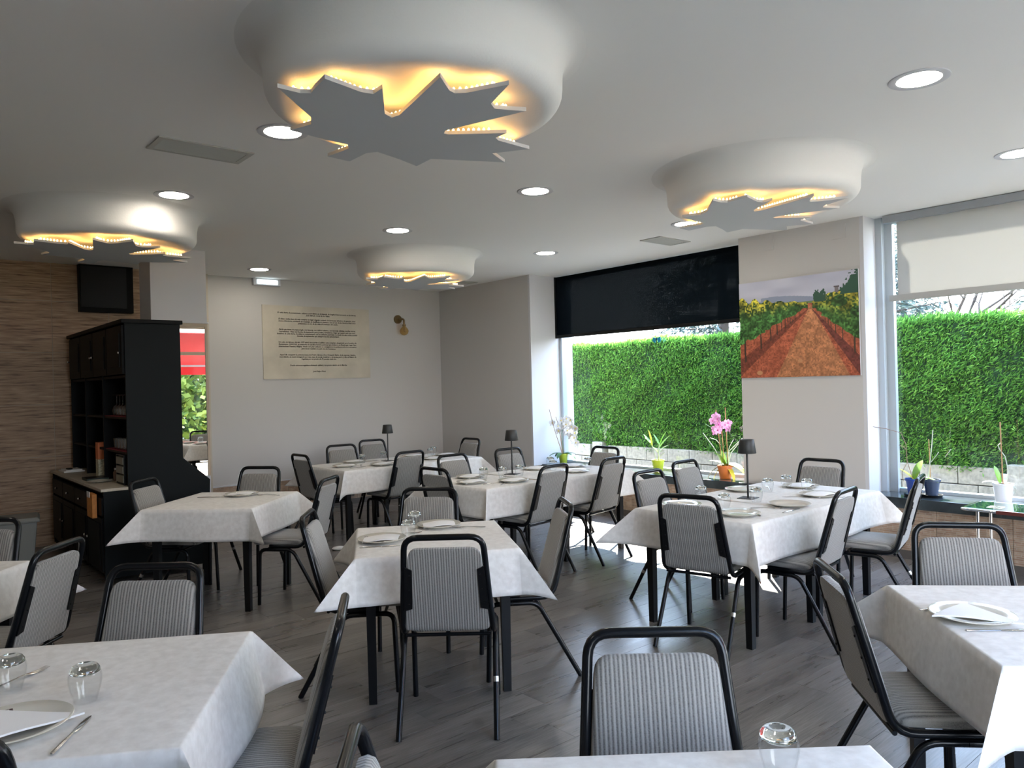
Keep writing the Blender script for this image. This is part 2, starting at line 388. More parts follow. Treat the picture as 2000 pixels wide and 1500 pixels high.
struct(MB().box((-2.6, -1.3, CZ), (7.3, 9.7, CZ + .25)).build('ceiling', M['ceiling']))
struct(MB().box((2.5, 9.45, 0), (6.66, 9.7, CZ)).build('wall_back', M['wall']))
wt = struct(MB().box((-2.6, 9.404, 0), (2.55, 9.7, CZ)).build('wall_back_left', M['grout']))
struct(MB().box((2.55, 9.40, 0), (3.2, 9.45, CZ)).build('trim_1', plain('beige_paint', (.50, .45, .37), .85)))
T = .5555
for i in range(-1, 9):
    for j in range(7):
        x1 = 2.655 - i * T; x0 = x1 - T; z0 = -.16 + j * T; z1 = z0 + T
        x1 = min(x1, 2.548); z0 = max(z0, 0); z1 = min(z1, CZ)
        if x1 - x0 < .02 or x0 < -2.6 or z1 - z0 < .02: continue
        MB().box((x0 + .003, 9.40, z0 + .003), (x1 - .003, 9.425, z1 - .003)).build('tile', M['walltile'], wt)
struct(MB().box((6.66, 7.42, 0), (7.45, 9.7, CZ)).build('wall_right_far', M['wall']))
struct(MB().box((6.655, 7.39, .52), (7.18, 7.425, CZ)).build('trim_2', M['wall_white']))          # white reveal left of the first window
# pillar with the vineyard print, window apron, sill
wr = struct(MB().box((6.84, 3.14, 0), (7.45, 4.38, CZ)).build('wall_right', M['wall']))
struct(MB().box((6.842, 3.105, .53), (7.19, 3.142, CZ)).build('trim_3', M['wall_white']))
ap = struct(MB().box((6.86, -1.3, 0), (7.4, 3.14, .44)).box((6.86, 4.38, 0), (7.4, 7.42, .44)).build('wall_right_apron', M['grout']))
for (a, b_) in ((-1.3, 3.14), (4.38, 7.42)):
    pass
yy = 7.42
ys = [7.40, 6.99, 6.43, 5.87, 5.31, 4.75, 4.20, 3.64, 3.11, 2.55, 1.99, 1.43, .87, .31, -.25, -.8, -1.3]
for k in range(len(ys) - 1):
    MB().box((6.835, ys[k + 1] + .002, .075), (6.862, ys[k] - .002, .438)).build('tile', M['bricktile'], ap)
for k, (a, b_) in enumerate(((9.44, 8.9), (8.9, 8.35), (8.35, 7.8), (7.8, 7.40))):
    MB().box((6.64, b_ + .002, .075), (6.662, a - .002, .42)).build('tile', M['bricktile'], bpy.data.objects['wall_right_far'])
for k in range(8):
    x0 = 2.68 + k * .5; x1 = min(x0 + .5, 6.64)
    if x1 - x0 > .03: MB().box((x0 + .002, 9.43, .075), (x1 - .002, 9.452, .42)).build('tile', M['bricktile'], bpy.data.objects['wall_back'])
bb = plain('brown_skirting', (.10, .085, .075), .5)
struct(MB().box((6.825, -1.3, 0), (6.84, 7.4, .075)).build('baseboard_right', bb))
struct(MB().box((2.6, 9.435, 0), (6.64, 9.45, .075)).box((6.645, 7.4, 0), (6.66, 9.44, .075)).build('baseboard_back', bb))
struct(MB().box((2.6, 9.425, .42), (6.64, 9.452, .435)).box((6.635, 7.39, .42), (6.662, 9.44, .435)).build('trim_4', M['wall_white']))
struct(MB().box((6.80, 4.38, .44), (GX + .05, 7.42, .53)).build('trim_5', M['slate'], bevel=.004))
struct(MB().box((6.80, -1.3, .44), (GX + .05, 3.14, .53)).build('trim_6', M['slate'], bevel=.004))
struct(MB().box((6.79, 3.14, .44), (6.84, 4.38, .53)).build('trim_7', M['slate']))
# faint cable channels above the print
struct(MB().box((6.832, 3.98, 2.86), (6.842, 4.10, 3.0)).box((6.832, 3.26, 2.86), (6.842, 3.40, 2.99)).build('trim_8', M['wall']))

def window(n, y0, y1, z0, z1, fw, mull=()):
    f = MB()
    f.box((GX - .03, y0, z0), (GX + .05, y0 + fw, z1)).box((GX - .03, y1 - fw, z0), (GX + .05, y1, z1))
    f.box((GX - .03, y0 + fw, z0), (GX + .05, y1 - fw, z0 + .03)).box((GX - .03, y0 + fw, z1 - .05), (GX + .05, y1 - fw, z1))
    for m_ in mull: f.box((GX - .03, m_ - .03, z0), (GX + .05, m_ + .03, z1))
    o = struct(f.build('window_%d' % n, M['alu']))
    edges = [y0 + fw] + list(mull) + [y1 - fw]
    for a, b_ in zip(edges[:-1], edges[1:]):
        MB().box((GX + .008, a, z0 + .03), (GX + .014, b_, z1 - .05)).build('pane', M['pane'], o)
    return o
window(1, 4.38, 7.39, .53, CZ, .05)
window(2, -1.3, 3.105, .53, CZ, .06, (.1,))
# seal line on the frame of window 2
struct(MB().box((7.08, 3.05, .53), (7.19, 3.105, CZ)).box((7.14, 2.98, .53), (7.19, 3.05, CZ)).build('trim_9', M['alu']))

# roller blinds
b = empty('roller_blind', (7.12, 5.9, 2.6)); tag(b, 'black screen roller blind half down over the left window', 'blind')
MB().box((-.003, -1.50, -.36), (.003, 1.48, .42)).build('blind_cloth', M['blackscreen'], b)
MB().box((-.016, -1.51, -.40), (.016, 1.49, -.36)).build('bottom_bar', M['blackmetal'], b)
MB().box((-.02, 1.47, -.40), (.02, 1.50, .42)).box((-.02, -1.52, -.40), (.02, -1.49, .42)).build('side_channel', M['blackmetal'], b)
b = empty('roller_blind', (7.05, 1.4, 2.6)); tag(b, 'pale translucent roller blind half down over the right window', 'blind')
MB().box((-.003, -2.3, -.29), (.003, 1.50, .38)).build('blind_cloth', M['whitescreen'], b)
MB().box((-.02, -2.35, -.345), (.02, 1.57, -.29)).build('bottom_bar', plain('blind_bar', (.42, .42, .41), .5), b)
MB().box((-.05, -2.35, .36), (.05, 1.6, .425)).build('head_box', plain('blind_box', (.30, .32, .34), .5), b)

# left and front (behind the camera) walls
struct(MB().box((-2.8, -1.3, 0), (-2.6, 9.7, CZ)).build('wall_left', M['wall']))
FY = -1.15
struct(MB().box((-2.8, -1.4, 0), (.3, FY, CZ)).box((6.6, -1.4, 0), (7.45, FY, CZ)).box((.3, -1.4, 0), (6.6, FY, .52)).build('wall_front', M['wall']))
f = MB(); f.box((.3, -1.33, .52), (6.6, -1.25, .58)).box((.3, -1.33, 2.97), (6.6, -1.25, CZ)).box((.3, -1.33, 2.40), (6.6, -1.25, 2.47))
xs = [.3, 1.9, 3.5, 5.05, 6.6]
for x in xs: f.box((max(.3, x - .035), -1.34, .52), (min(6.6, x + .035), -1.24, CZ))
wf = struct(f.build('window_3', M['tan']))
for a, b_ in zip(xs[:-1], xs[1:]):
    MB().box((a + .03, -1.293, .58), (b_ - .03, -1.287, 2.40)).box((a + .03, -1.293, 2.47), (b_ - .03, -1.287, 2.97)).build('pane', M['pane'], wf)
# pillar carrying the mirror
struct(MB().box((2.13, 7.87, 0), (2.66, 8.25, CZ)).build('wall_pillar', M['wall_white']))
m = empty('wall_mirror', (2.4, 7.86, 1.5)); tag(m, 'tall mirror in a slim tan frame beside the black dresser', 'mirror')
MB().box((-.24, -.004, -.75), (.235, .006, .76)).build('mirror_glass', M['mirror'], m)
MB().box((.232, -.014, -.75), (.255, .01, .79)).box((-.26, -.014, -.75), (-.24, .01, .79)).box((-.24, -.014, .757), (.232, .01, .79)).build('mirror_frame', M['tan'], m)
MB().box((-.27, -.03, .79), (.265, .01, .805)).build('top_cap', M['wall_white'], m)

# ------------------------------------------------------------------ outside
gr = struct(MB().box((-40, -60, -.3), (70, 60, -.08)).build('ground', M['grass']))
struct(MB().box((7.45, -6, -.08), (9.2, 16, -.01)).build('path', M['path']))
struct(MB().box((-4, -4.4, -.08), (7.45, -1.4, -.02)).build('terrace', M['path']))
HX = 9.2
bw = empty('garden_wall', (HX, 5, 0)); tag(bw, 'low grey concrete block wall with posts under the hedge', 'wall')
blk = MB().box((0, -.196, 0), (.14, .196, .19)).mesh('concrete_block', M['concrete'], bevel=.006)
for cidx in range(3):
    for k in range(-20, 26):
        yb = k * .4 + (.2 if cidx % 2 else 0)
        if abs((yb - .6) % 3.0) < .19 or abs((yb - .6) % 3.0) > 2.81: continue
        link('concrete_block', blk, bw, (random.uniform(-.004, .004), yb, -.03 + cidx * .2))
post = MB().box((-.05, -.11, 0), (.12, .11, .66)).mesh('post', M['concrete'], bevel=.01)
for k in range(-3, 4): link('post', post, bw, (0, .6 + 3 * k - 1.0 + 1.0, -.05))

def tufts(P, D, L, W, spread=.35):
    """thin two-triangle sprays at points P pointing along D"""
    n = len(P); D = D + rng.normal(0, spread, (n, 3)); D /= np.linalg.norm(D, axis=1)[:, None]
    R = rng.normal(0, 1, (n, 3)); Sd = np.cross(D, R); Sd /= np.linalg.norm(Sd, axis=1)[:, None]
    l = (L * rng.uniform(.6, 1.3, n))[:, None]; w_ = (W * rng.uniform(.7, 1.3, n))[:, None]
    V = np.stack([P, P + D * l * .5 + Sd * w_, P + D * l, P + D * l * .5 - Sd * w_], 1).reshape(-1, 3)
    F = np.arange(4 * n).reshape(n, 4)
    return V, F
def npmesh(name, V, F, mat, parent=None):
    me = bpy.data.meshes.new(name); nv, nf = len(V), len(F); k = F.shape[1]
    me.vertices.add(nv); me.vertices.foreach_set('co', V.astype(np.float32).ravel())
    me.loops.add(nf * k); me.loops.foreach_set('vertex_index', F.astype(np.int32).ravel())
    me.polygons.add(nf); me.polygons.foreach_set('loop_start', np.arange(0, nf * k, k, dtype=np.int32)); 
    me.materials.append(mat); me.update(calc_edges=True); return link(name, me, parent)
HZ = 2.22
hd = empty('clipped_hedge', (HX + .2, 5, 0)); tag(hd, 'tall dense clipped green conifer hedge behind both windows', 'hedge')
y0, y1 = -2.0, 13.5
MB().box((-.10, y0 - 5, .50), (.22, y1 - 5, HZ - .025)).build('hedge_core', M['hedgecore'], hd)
n = 190000
P = np.stack([rng.normal(-.13, .035, n), rng.uniform(y0, y1, n) - 5, rng.uniform(.50, HZ, n)], 1)
lump = .045 * np.sin(P[:, 1] * 5 + 1.3 * np.sin(P[:, 2] * 4)) * np.sin(P[:, 2] * 6 + P[:, 1])
P[:, 0] += lump
D = np.tile(np.array([-.45, -.75, .5]), (n, 1)) 
V1, F1 = tufts(P, D, .062, .0062, .42)
n2 = 34000
P2 = np.stack([rng.uniform(-.16, .24, n2), rng.uniform(y0, y1, n2) - 5, rng.normal(HZ - .05, .02, n2) + 0], 1)
P2[:, 2] += .02 * np.sin(P2[:, 1] * 3.1) + .012 * np.sin(P2[:, 1] * 11)
V2, F2 = tufts(P2, np.tile(np.array([-.1, -.35, 1.]), (n2, 1)), .085, .0062, .25)
o = npmesh('foliage', np.vstack([V1, V2]), np.vstack([F1, F2 + len(V1)]), M['hedge'], hd); o['kind'] = 'stuff'

def conifer(x, y, h, r, label, n=9000, zc=0.5, mat='conifer'):
    t = empty('conifer_tree', (x, y, 0)); tag(t, label, 'tree')
    MB().tube([(0, 0, -.1), (0.05, 0, h * .5), (0, 0, h)], [.16, .1, .02], 8).build('trunk', M['bark'], t)
    Ps = []; Ds = []; brs = MB()
    for i in range(46):
        z = zc + (h - zc) * (i + .5) / 46; a = i * 2.4; ln = r * (1 - (z - zc) / (h - zc) * .75) * random.uniform(.8, 1.1)
        d = Vector((math.cos(a), math.sin(a), random.uniform(-.18, .1))); e_ = Vector((0, 0, z)) + d * ln
        brs.tube([(0, 0, z), tuple(e_)], [.03, .008], 5)
        m_ = n // 46; s_ = rng.uniform(.15, 1, m_)
        pp = np.array([0, 0, z]) + np.outer(s_ * ln, np.array(d)) + rng.normal(0, .11, (m_, 3)) * (.5 + s_[:, None]); Ps.append(pp)
        Ds.append(np.tile(np.array(d) + np.array([0, 0, -.3]), (m_, 1)))
    brs.build('branches', M['bark'], t)
    V, F = tufts(np.vstack(Ps), np.vstack(Ds), .16, .016, .6); o = npmesh('foliage', V, F, M[mat], t); o['kind'] = 'stuff'
conifer(12.8, 8.6, 6.0, 2.3, 'big grey-green cedar showing above the hedge in the left window', 14000)
conifer(12.6, 6.0, 6.5, 1.9, 'dark cedar hidden mostly by the black blind, next to the pillar', 10000)
conifer(13.0, 2.5, 5.5, 1.8, 'green conifer above the hedge at the far right of the right window', 10000, mat='conifer')
conifer(17.0, 6.9, 4.2, 1.3, 'small pale conifer above the hedge at the left of the right window', 5000)
t = empty('bare_tree', (12.2, 4.35, 0)); tag(t, 'leafless tree with thin dark branches above the hedge in the right window', 'tree')
tb = MB(); tb.tube([(0, 0, -.1), (.05, 0, 1.2), (0, .05, 2.2)], [.09, .07, .05], 7).build('trunk', M['bark'], t)
br = MB()
def branch(p, d, l, r, k):
    q = [p]; c = p.copy(); dd = d.copy()
    for i in range(4):
        dd = (dd + Vector([random.uniform(-.22, .22) for _ in range(3)])).normalized(); c = c + dd * l / 4; q.append(c.copy())
    br.tube([tuple(a) for a in q], [r * (1 - .16 * i) for i in range(5)], 5)
    if k:
        for a in (1, 2, 3, 4): branch(q[a], (dd + Vector((random.uniform(-.8, .8), random.uniform(-1, 1), random.uniform(-.1, .5)))).normalized(), l * .55, r * .5, k - 1)
for a in range(6): branch(Vector((0, .02, 1.5 + a * .12)), Vector((random.uniform(-.3, .3), math.cos(a * 2.1), .75)).normalized(), 1.3, .03, 2)
br.build('branches', M['bark'], t)
for (x, y, s_, lb) in ((3.2, -9.5, 2.3, 'round leafy bush beyond the terrace, left one in the mirror'), (6.2, -9.6, 2.5, 'round leafy bush beyond the terrace, middle one in the mirror'), (9.2, -10.4, 2.6, 'round leafy bush beyond the terrace, right one in the mirror')):
    t = empty('leafy_bush', (x, y, 0)); tag(t, lb, 'bush', 'bushes beyond the terrace')
    m_ = 3500; q = rng.normal(0, 1, (m_, 3)); q /= np.linalg.norm(q, axis=1)[:, None]; q[:, 2] = np.abs(q[:, 2])
    V, F = tufts(q * s_ * rng.uniform(.8, 1.05, (m_, 1)), q, .24, .10, .7); o = npmesh('foliage', V, F, M['bush'], t); o['kind'] = 'stuff'
    MB().tube([(0, 0, -.1), (0, 0, s_)], [.06, .02], 6).build('stem', M['bark'], t)
aw = empty('terrace_awning', (5, -1.6, 2.9)); tag(aw, 'red fabric awning outside the front windows, seen in the mirror', 'awning')
MB().add([(-2.6, 0, 0), (2.4, 0, 0), (2.4, -2.6, -.62), (-2.6, -2.6, -.62), (-2.6, 0, .02), (2.4, 0, .02), (2.4, -2.6, -.60), (-2.6, -2.6, -.60)],
         [(0, 1, 2, 3), (7, 6, 5, 4), (0, 4, 5, 1), (1, 5, 6, 2), (2, 6, 7, 3), (3, 7, 4, 0)]).build('canopy', plain('red_canvas', (.75, .03, .035), .8), aw)
MB().box((-2.6, -2.62, -.66), (2.4, -2.56, -.58)).build('front_bar', M['wall_white'], aw)
MB().box((-2.6, -2.60, -.86), (2.4, -2.59, -.66)).build('valance', MATS['red_canvas'], aw)

# ------------------------------------------------------------------ wall prints
def mural():
    nu, nv = 300, 236
    U, Vv = np.meshgrid((np.arange(nu) + .5) / nu, (np.arange(nv) + .5) / nv)   # v down
    def vnoise(fx, fy, seed):
        r = np.random.default_rng(seed); g = r.random((int(fy) + 3, int(fx) + 3)); x = U * fx; y_ = Vv * fy
        xi, yi = x.astype(int), y_.astype(int); fx_, fy_ = x - xi, y_ - yi; fx_ = fx_ * fx_ * (3 - 2 * fx_); fy_ = fy_ * fy_ * (3 - 2 * fy_)
        return (g[yi, xi] * (1 - fx_) + g[yi, xi + 1] * fx_) * (1 - fy_) + (g[yi + 1, xi] * (1 - fx_) + g[yi + 1, xi + 1] * fx_) * fy_
    vx, vy = .625, .285
    n1 = vnoise(30, 24, 1); n2_ = vnoise(90, 70, 2); n3 = vnoise(7, 10, 3)
    C = np.zeros((nv, nu, 3))
    sky = np.array([.46, .47, .58]); C[:] = sky
    C += (.16 * (vnoise(5, 16, 4) - .35))[..., None] * np.array([1, .95, .85])
    hill = (Vv > .21 - .035 * np.sin(U * 5) * (U > .2)) & (Vv < .3); C[hill] = (.27, .31, .42)
    far = (Vv > .255) & (Vv < .31); C[far] = (.16, .24, .12)
    gnd = Vv > .275
    base = np.array([.50, .21, .10]); C[gnd] = base
    sh = (.55 + .9 * n2_ * (.5 + n1)); C = np.where(gnd[..., None], C * sh[..., None] * (1 - .25 * (Vv[..., None] - .4)), C)
    edgered = gnd & (np.abs(U - vx) > (Vv - vy) * .42); C[edgered] *= np.array([.85, .55, .62])
    stones = gnd & (Vv > .45) & (n2_ > .86); C[stones] *= .45
    # left vine row
    s = np.clip((vx - U) / vx, 0, 1)       # 0 at the vanishing point, 1 at left edge
    left = U < vx - .02
    top = vy - .01 - .09 * s ** .8 - .03 * np.sin(U * 55) * s - .03 * (n1 - .5) * s; bot = vy + .02 + .34 * s
    grd = vy + .03 + .56 * s
    band = left & (Vv > grd - .06 * s - .004) & (Vv < grd + .10 * s + .004); C[band] = np.array([.19, .055, .035]) * (.6 + .8 * n2_[band])[:, None]
    tr = left & (Vv > bot - .02) & (Vv < grd)
    for k in range(11):
        u0 = vx - vx * (.93 / (1 + .34 * k)); wid = .008 / (1 + .3 * k)
        C[tr & (np.abs(U - u0 - .02 * (Vv - bot)) < wid)] = (.05, .035, .025)
    fol = left & (Vv > top) & (Vv < bot + .05 * (n1 - .5))
    g_ = .12 + 1.9 * n2_ ** 1.5 * n1 + .3 * (n3 - .3); yel = np.clip(1.15 - (Vv - top) / (.16 * s + .02) + .8 * (n1 - .5), 0, 1) * (n2_ > .38)
    col = np.stack([.07 + .42 * yel, .20 + .24 * yel, .05 + 0 * yel], -1) * (g_[..., None] * 1.3); C[fol] = col[fol]
    # right vine row
    s = np.clip((U - vx) / (1 - vx), 0, 1); right = U > vx + .015
    top = vy - .01 - .14 * s ** .7 - .02 * (n1 - .5); bot = vy + .03 + .36 * s; grd = vy + .03 + .52 * s
    band = right & (Vv > grd - .02 * s) & (Vv < grd + .16 * s + .004); C[band] = np.array([.17, .05, .04]) * (.6 + .8 * n2_[band])[:, None]
    tr = right & (Vv > bot - .02) & (Vv < grd)
    for k in range(9):
        u0 = vx + (1 - vx) * (.9 / (1 + .36 * k)); C[tr & (np.abs(U - u0) < .006 / (1 + .3 * k))] = (.06, .045, .03)
    fol = right & (Vv > top) & (Vv < bot + .05 * (n1 - .5)); yel = (n3 > .45) * np.clip(1.25 - (Vv - top) / (.3 * s + .03), 0, 1) * (n2_ > .36)
    col = np.stack([.08 + .40 * yel, .21 + .22 * yel, .05 + 0 * yel], -1) * (g_[..., None] * 1.35); C[fol] = col[fol]
    # trees at the back, small tower
    tree = ((U - .70 - .02 * (n2_ - .5)) ** 2 / .0028 + (Vv - .22 - .05 * (n1 - .5)) ** 2 / .005 < 1 + 1.2 * (n2_ - .5)) | ((U > .86) & (Vv < .22) & (U > .98 - Vv * .75 + .09 * (n2_ - .5)))
    C[tree & (Vv < .27)] = np.array([.03, .09, .06])
    C[(np.abs(U - .835) < .016) & (Vv > .145) & (Vv < .20)] = (.20, .17, .18); C[(np.abs(U - .835) < .022) & (Vv > .135) & (Vv < .15)] = (.10, .08, .09)
    for (a, b2, r_) in ((.175, .95, .026), (.53, .84, .02)): C[((U - a) ** 2 + (Vv - b2) ** 2 * 1.3) < r_ ** 2] = (.52, .26, .13)
    return np.clip(C, 0, 1), nu, nv
C, nu, nv = mural()
Y0, Y1, Z0, Z1 = 4.372, 3.15, 1.60, 2.56
V = np.array([(0, (Y0 - (Y0 - Y1) * i / nu), Z1 - (Z1 - Z0) * j / nv) for j in range(nv + 1) for i in range(nu + 1)])
V[:, 1] -= 3.76; V[:, 2] -= 2.08
idx = np.arange((nu + 1) * (nv + 1)).reshape(nv + 1, nu + 1)
F = np.stack([idx[:-1, :-1], idx[1:, :-1], idx[1:, 1:], idx[:-1, 1:]], -1).reshape(-1, 4)
mu = empty('vineyard_print', (6.820, 3.76, 2.08)); tag(mu, 'large photo print of red soil vineyard rows on the pillar', 'picture')
o = npmesh('printed_image', V, F, attr_mat('printed_photo', .35), mu)
ca = o.data.color_attributes.new('Col', 'FLOAT_COLOR', 'CORNER')
cc = np.ones((nu * nv, 4, 4), np.float32); cc[:, :, :3] = C.reshape(-1, 1, 3); ca.data.foreach_set('color', cc.ravel())
MB().box((.001, Y1 - 3.76, Z0 - 2.08), (.018, Y0 - 3.76, Z1 - 2.08)).build('backing_board', M['wall_white'], mu)

po = empty('text_panel', (4.66, 9.449, 2.22)); tag(po, 'cream parchment panel with printed Spanish text on the back wall', 'poster')
paper = plain('parchment', (.55, .50, .41), .7, noise=.12, nscale=3)
MB().box((-.775, -.012, -.48), (.775, .0, .48)).build('parchment_board', paper, po)
TXT = ["En esta tierra de pensamiento, cultura y periodismo en la Llanada, de longitud impresionante en las tierras,", "José Alfredo Coral de los Valles.", "",
"El último indica hace de esta comarca un lugar singular rodeado de hermosas viñedos y de grande, como", "Somos franciscos, sorriendo en el paisaje un desfiladero a caminos, con el rojo de las tierras al final de la", "primavera y el oro de las viñas al comienzo del otoño.", "", "",
"Fértil esta tierra de arqueología y de historia, con cíclicos adustos, con leyendas infinitas, muchas torres,", "herreñísimas. Vivas sus fuentes de inspiración para poetas y artesanos, y lugar apropiado para que unos", "hombres de esta tierra, hondizaron complemento con su esfuerzo personal, y a través de una cocina popular", "llevarán, la inquietudes que siempre nos ha caracterizado.", "", "",
"Un ocho de febrero del año 1975 abrió sus puertas al público este complejo, inaugurado en el nombre de", "Restaurante CANOVA, en memoria de aquella aventura personal que iniciaron en Benalmejar, lugar Paso", "internacional Francia y Bélgica, donde con gran esfuerzo se consiguieron los primeros ahorros necesarios", "para hacer realidad el sueño de dos hermanos.", "", "",
"Aquel día conquistó la primera mesa José Pedro Garcia y Don Fernando Rubio, de la empresa Camino,", "recordando, su menú navegando por una copa de sonda, membrar o la raceta, perro y vino al Palacio de", "Veguinza por un precio de 75 pesetas cada uno.", "", "",
"Desde entonces seguimos sirviendo calidad, y un precio dentro en lo Marcha.", "", "", "José Felipe Pérez"]
tcv = bpy.data.curves.new('t', 'FONT'); tcv.body = "\n".join(TXT); tcv.size = .0245; tcv.align_x = 'CENTER'; tcv.align_y = 'CENTER'; tcv.shear = .3; tcv.space_line = .98; tcv.resolution_u = 1; tcv.offset = .0007
to = bpy.data.objects.new('t', tcv); COL.objects.link(to)
bpy.context.view_layer.update(); dg = bpy.context.evaluated_depsgraph_get()
tm = bpy.data.meshes.new_from_object(to.evaluated_get(dg)); bpy.data.objects.remove(to)
tm.materials.clear(); tm.materials.append(plain('ink', (.05, .045, .04), .8))
ex = [v.co.x for v in tm.vertices]; sxx = 1.17 / (max(ex) - min(ex)); ez = [v.co.y for v in tm.vertices]; szz = .80 / (max(ez) - min(ez)); mx_ = (max(ex) + min(ex)) / 2; mz_ = (max(ez) + min(ez)) / 2
for v in tm.vertices: v.co = ((v.co.x - mx_) * sxx, -.0135, (v.co.y - mz_) * szz)
link('lettering', tm, po)

# ------------------------------------------------------------------ ceiling: leaf lamps, downlights, vents
LEAF = [(-.59, -.06), (-.51, -.06), (-.48, -.08), (-.49, -.13), (-.5, -.22), (-.35, -.19), (-.31, -.20), (-.31, -.26), (-.18, -.06), (-.14, -.04), (-.13, -.08), (-.21, -.455), (-.12, -.38), (-.09, -.37), (-.06, -.40),
        (.01, -.54), (.07, -.37), (.11, -.34), (.16, -.36), (.22, -.39), (.105, -.04), (.12, -.01), (.14, -.01), (.32, -.16), (.32, -.09), (.35, -.07), (.53, -.06), (.44, .08), (.57, .15), (.27, .30), (.28, .43), (.16, .385), (.03, .35), (.0, .39),
        (.0, .54), (-.11, .53), (-.09, .38), (-.12, .335), (-.23, .33), (-.38, .31), (-.345, .2), (-.38, .13)]
def inset(poly, d):
    n_ = len(poly); out = []
    A = sum(poly[i][0] * poly[(i + 1) % n_][1] - poly[(i + 1) % n_][0] * poly[i][1] for i in range(n_)); sg = 1 if A > 0 else -1
    for i in range(n_):
        p0, p1, p2 = Vector(poly[i - 1]), Vector(poly[i]), Vector(poly[(i + 1) % n_])
        e1 = (p1 - p0).normalized(); e2 = (p2 - p1).normalized()
        nn = Vector((-e1.y - e2.y, e1.x + e2.x)) * sg
        if nn.length < 1e-4: nn = Vector((-e1.y, e1.x)) * sg
        nn.normalize(); c = max(.45, nn.dot(Vector((-e1.y, e1.x)) * sg)); out.append(tuple(p1 + nn * (d / c)))
    return out
LS = 1.12
LEAF = [(a * LS, b * LS) for a, b in LEAF]
def dome_prof():
    P = [(.665, .2774), (.632, .273), (.606, .261), (.588, .242), (.577, .215), (.570, .18), (.567, .14), (.566, .10)]
    for i in range(1, 8):
        a = i / 7 * PI / 2; P.append((.486 + .08 * math.cos(a), .10 - .075 * math.sin(a)))
    P += [(.445, .028), (.40, .036), (.30, .041), (.02, .043)]
    return [(a * LS, b if b < 0 else b) for a, b in P]
lamp0 = None
LAMPS = [((1.848, 2.755), 'nearest round plaster ceiling dome with backlit grey leaf panel, above the centre table', True), ((1.512, 6.642), 'round plaster dome with backlit leaf panel at the left, before the tiled wall', False),
         ((4.749, 2.856), 'round plaster dome with backlit leaf panel at the right, near the vineyard print', False), ((4.614, 6.966), 'smallest-looking farthest plaster dome with backlit leaf panel, before the text panel', False)]
ins = inset(LEAF, .034)
for k, ((x, y), lb, _) in enumerate(LAMPS):
    if k == 0:
        lamp0 = empty('ceiling_lamp', (x, y, 2.753)); tag(lamp0, lb, 'ceiling lamp', 'leaf lamps on the ceiling')
        MB().lathe(dome_prof(), 72, cap0=False).build('dome', M['dome'], lamp0, smooth=60)
        MB().prism(LEAF, -.030, -.014).build('leaf_panel', M['leafpanel'], lamp0)
        st = MB(); lb_ = MB(); n_ = len(ins)
        for i in range(n_):
            a, b_ = Vector(ins[i]), Vector(ins[(i + 1) % n_]); L_ = (b_ - a).length
            if L_ < .06: continue
            d = (b_ - a) / L_; nn = Vector((-d.y, d.x)) * .006; a2 = a + d * .02; b2 = b_ - d * .02
            st.add([(a2.x + nn.x, a2.y + nn.y, -.009), (b2.x + nn.x, b2.y + nn.y, -.009), (b2.x - nn.x, b2.y - nn.y, -.009), (a2.x - nn.x, a2.y - nn.y, -.009),
                    (a2.x + nn.x, a2.y + nn.y, -.0135), (b2.x + nn.x, b2.y + nn.y, -.0135), (b2.x - nn.x, b2.y - nn.y, -.0135), (a2.x - nn.x, a2.y - nn.y, -.0135)],
                   [(0, 1, 2, 3), (7, 6, 5, 4), (0, 4, 5, 1), (1, 5, 6, 2), (2, 6, 7, 3), (3, 7, 4, 0)])
            m_ = int(L_ / .021)
            for q in range(m_):
                c = a + d * (L_ * (q + .5) / m_)
                lb_.lathe([(.0018, -.009), (.0058, -.004), (.0058, .002), (.002, .0075)], 6, (c.x, c.y, 0))
        st.build('light_strip', M['strip'], lamp0)
        o = lb_.build('led_bulbs', M['led'], lamp0); o['kind'] = 'stuff'
        ha = MB()
        for (hx, hy) in ((-.2, .1), (.1, .15), (-.05, .0)): ha.lathe([(.012, -.014), (.012, .022)], 8, (hx, hy, 0))
        ha.build('hanger_rods', M['steel'], lamp0)
    else: dup(lamp0, (x, y, 2.753), 0, lb)
DL = [((1.79, 4.0), 'round recessed downlight left of the nearest ceiling dome'), ((1.73, 5.74), 'round recessed downlight touching the left ceiling dome'), ((3.73, 5.92), 'round recessed downlight between nearest and farthest ceiling domes'),
      ((3.57, 8.72), 'round recessed downlight just above the emergency light on the back wall'), ((3.82, 4.15), 'round recessed downlight in the middle of the ceiling'), ((5.72, 6.07), 'round recessed downlight right of the farthest ceiling dome'),
      ((3.92, 1.49), 'largest-looking round recessed downlight at the upper right'), ((5.79, 1.6), 'round recessed downlight cut by the right edge of the photo'), ((5.76, 4.23), 'round recessed downlight half hidden behind the right ceiling dome'),
      ((-.3, 2.2), None), ((2.0, -.4), None), ((4.2, -.5), None), ((-.4, 5.8), None)]
d0 = None
for (p, lb) in DL:
    if d0 is None:
        d0 = empty('recessed_downlight', (p[0], p[1], CZ)); tag(d0, lb, 'downlight', 'recessed ceiling downlights')
        MB().lathe([(.098, -.003), (.128, -.007), (.136, -.004), (.137, 0.002)], 40, cap0=False, cap1=False).lathe([(.098, -.003), (.098, .0)], 40, cap0=False, cap1=False).build('trim_ring', M['wall_white'], d0, smooth=50)
        MB().lathe([(.0985, -.0015), (.0985, -.004), (.09, -.0045)], 40).build('diffuser', M['down'], d0)
    else:
        o = dup(d0, (p[0], p[1], CZ), 0, lb or 'round recessed downlight behind the camera, out of the picture')
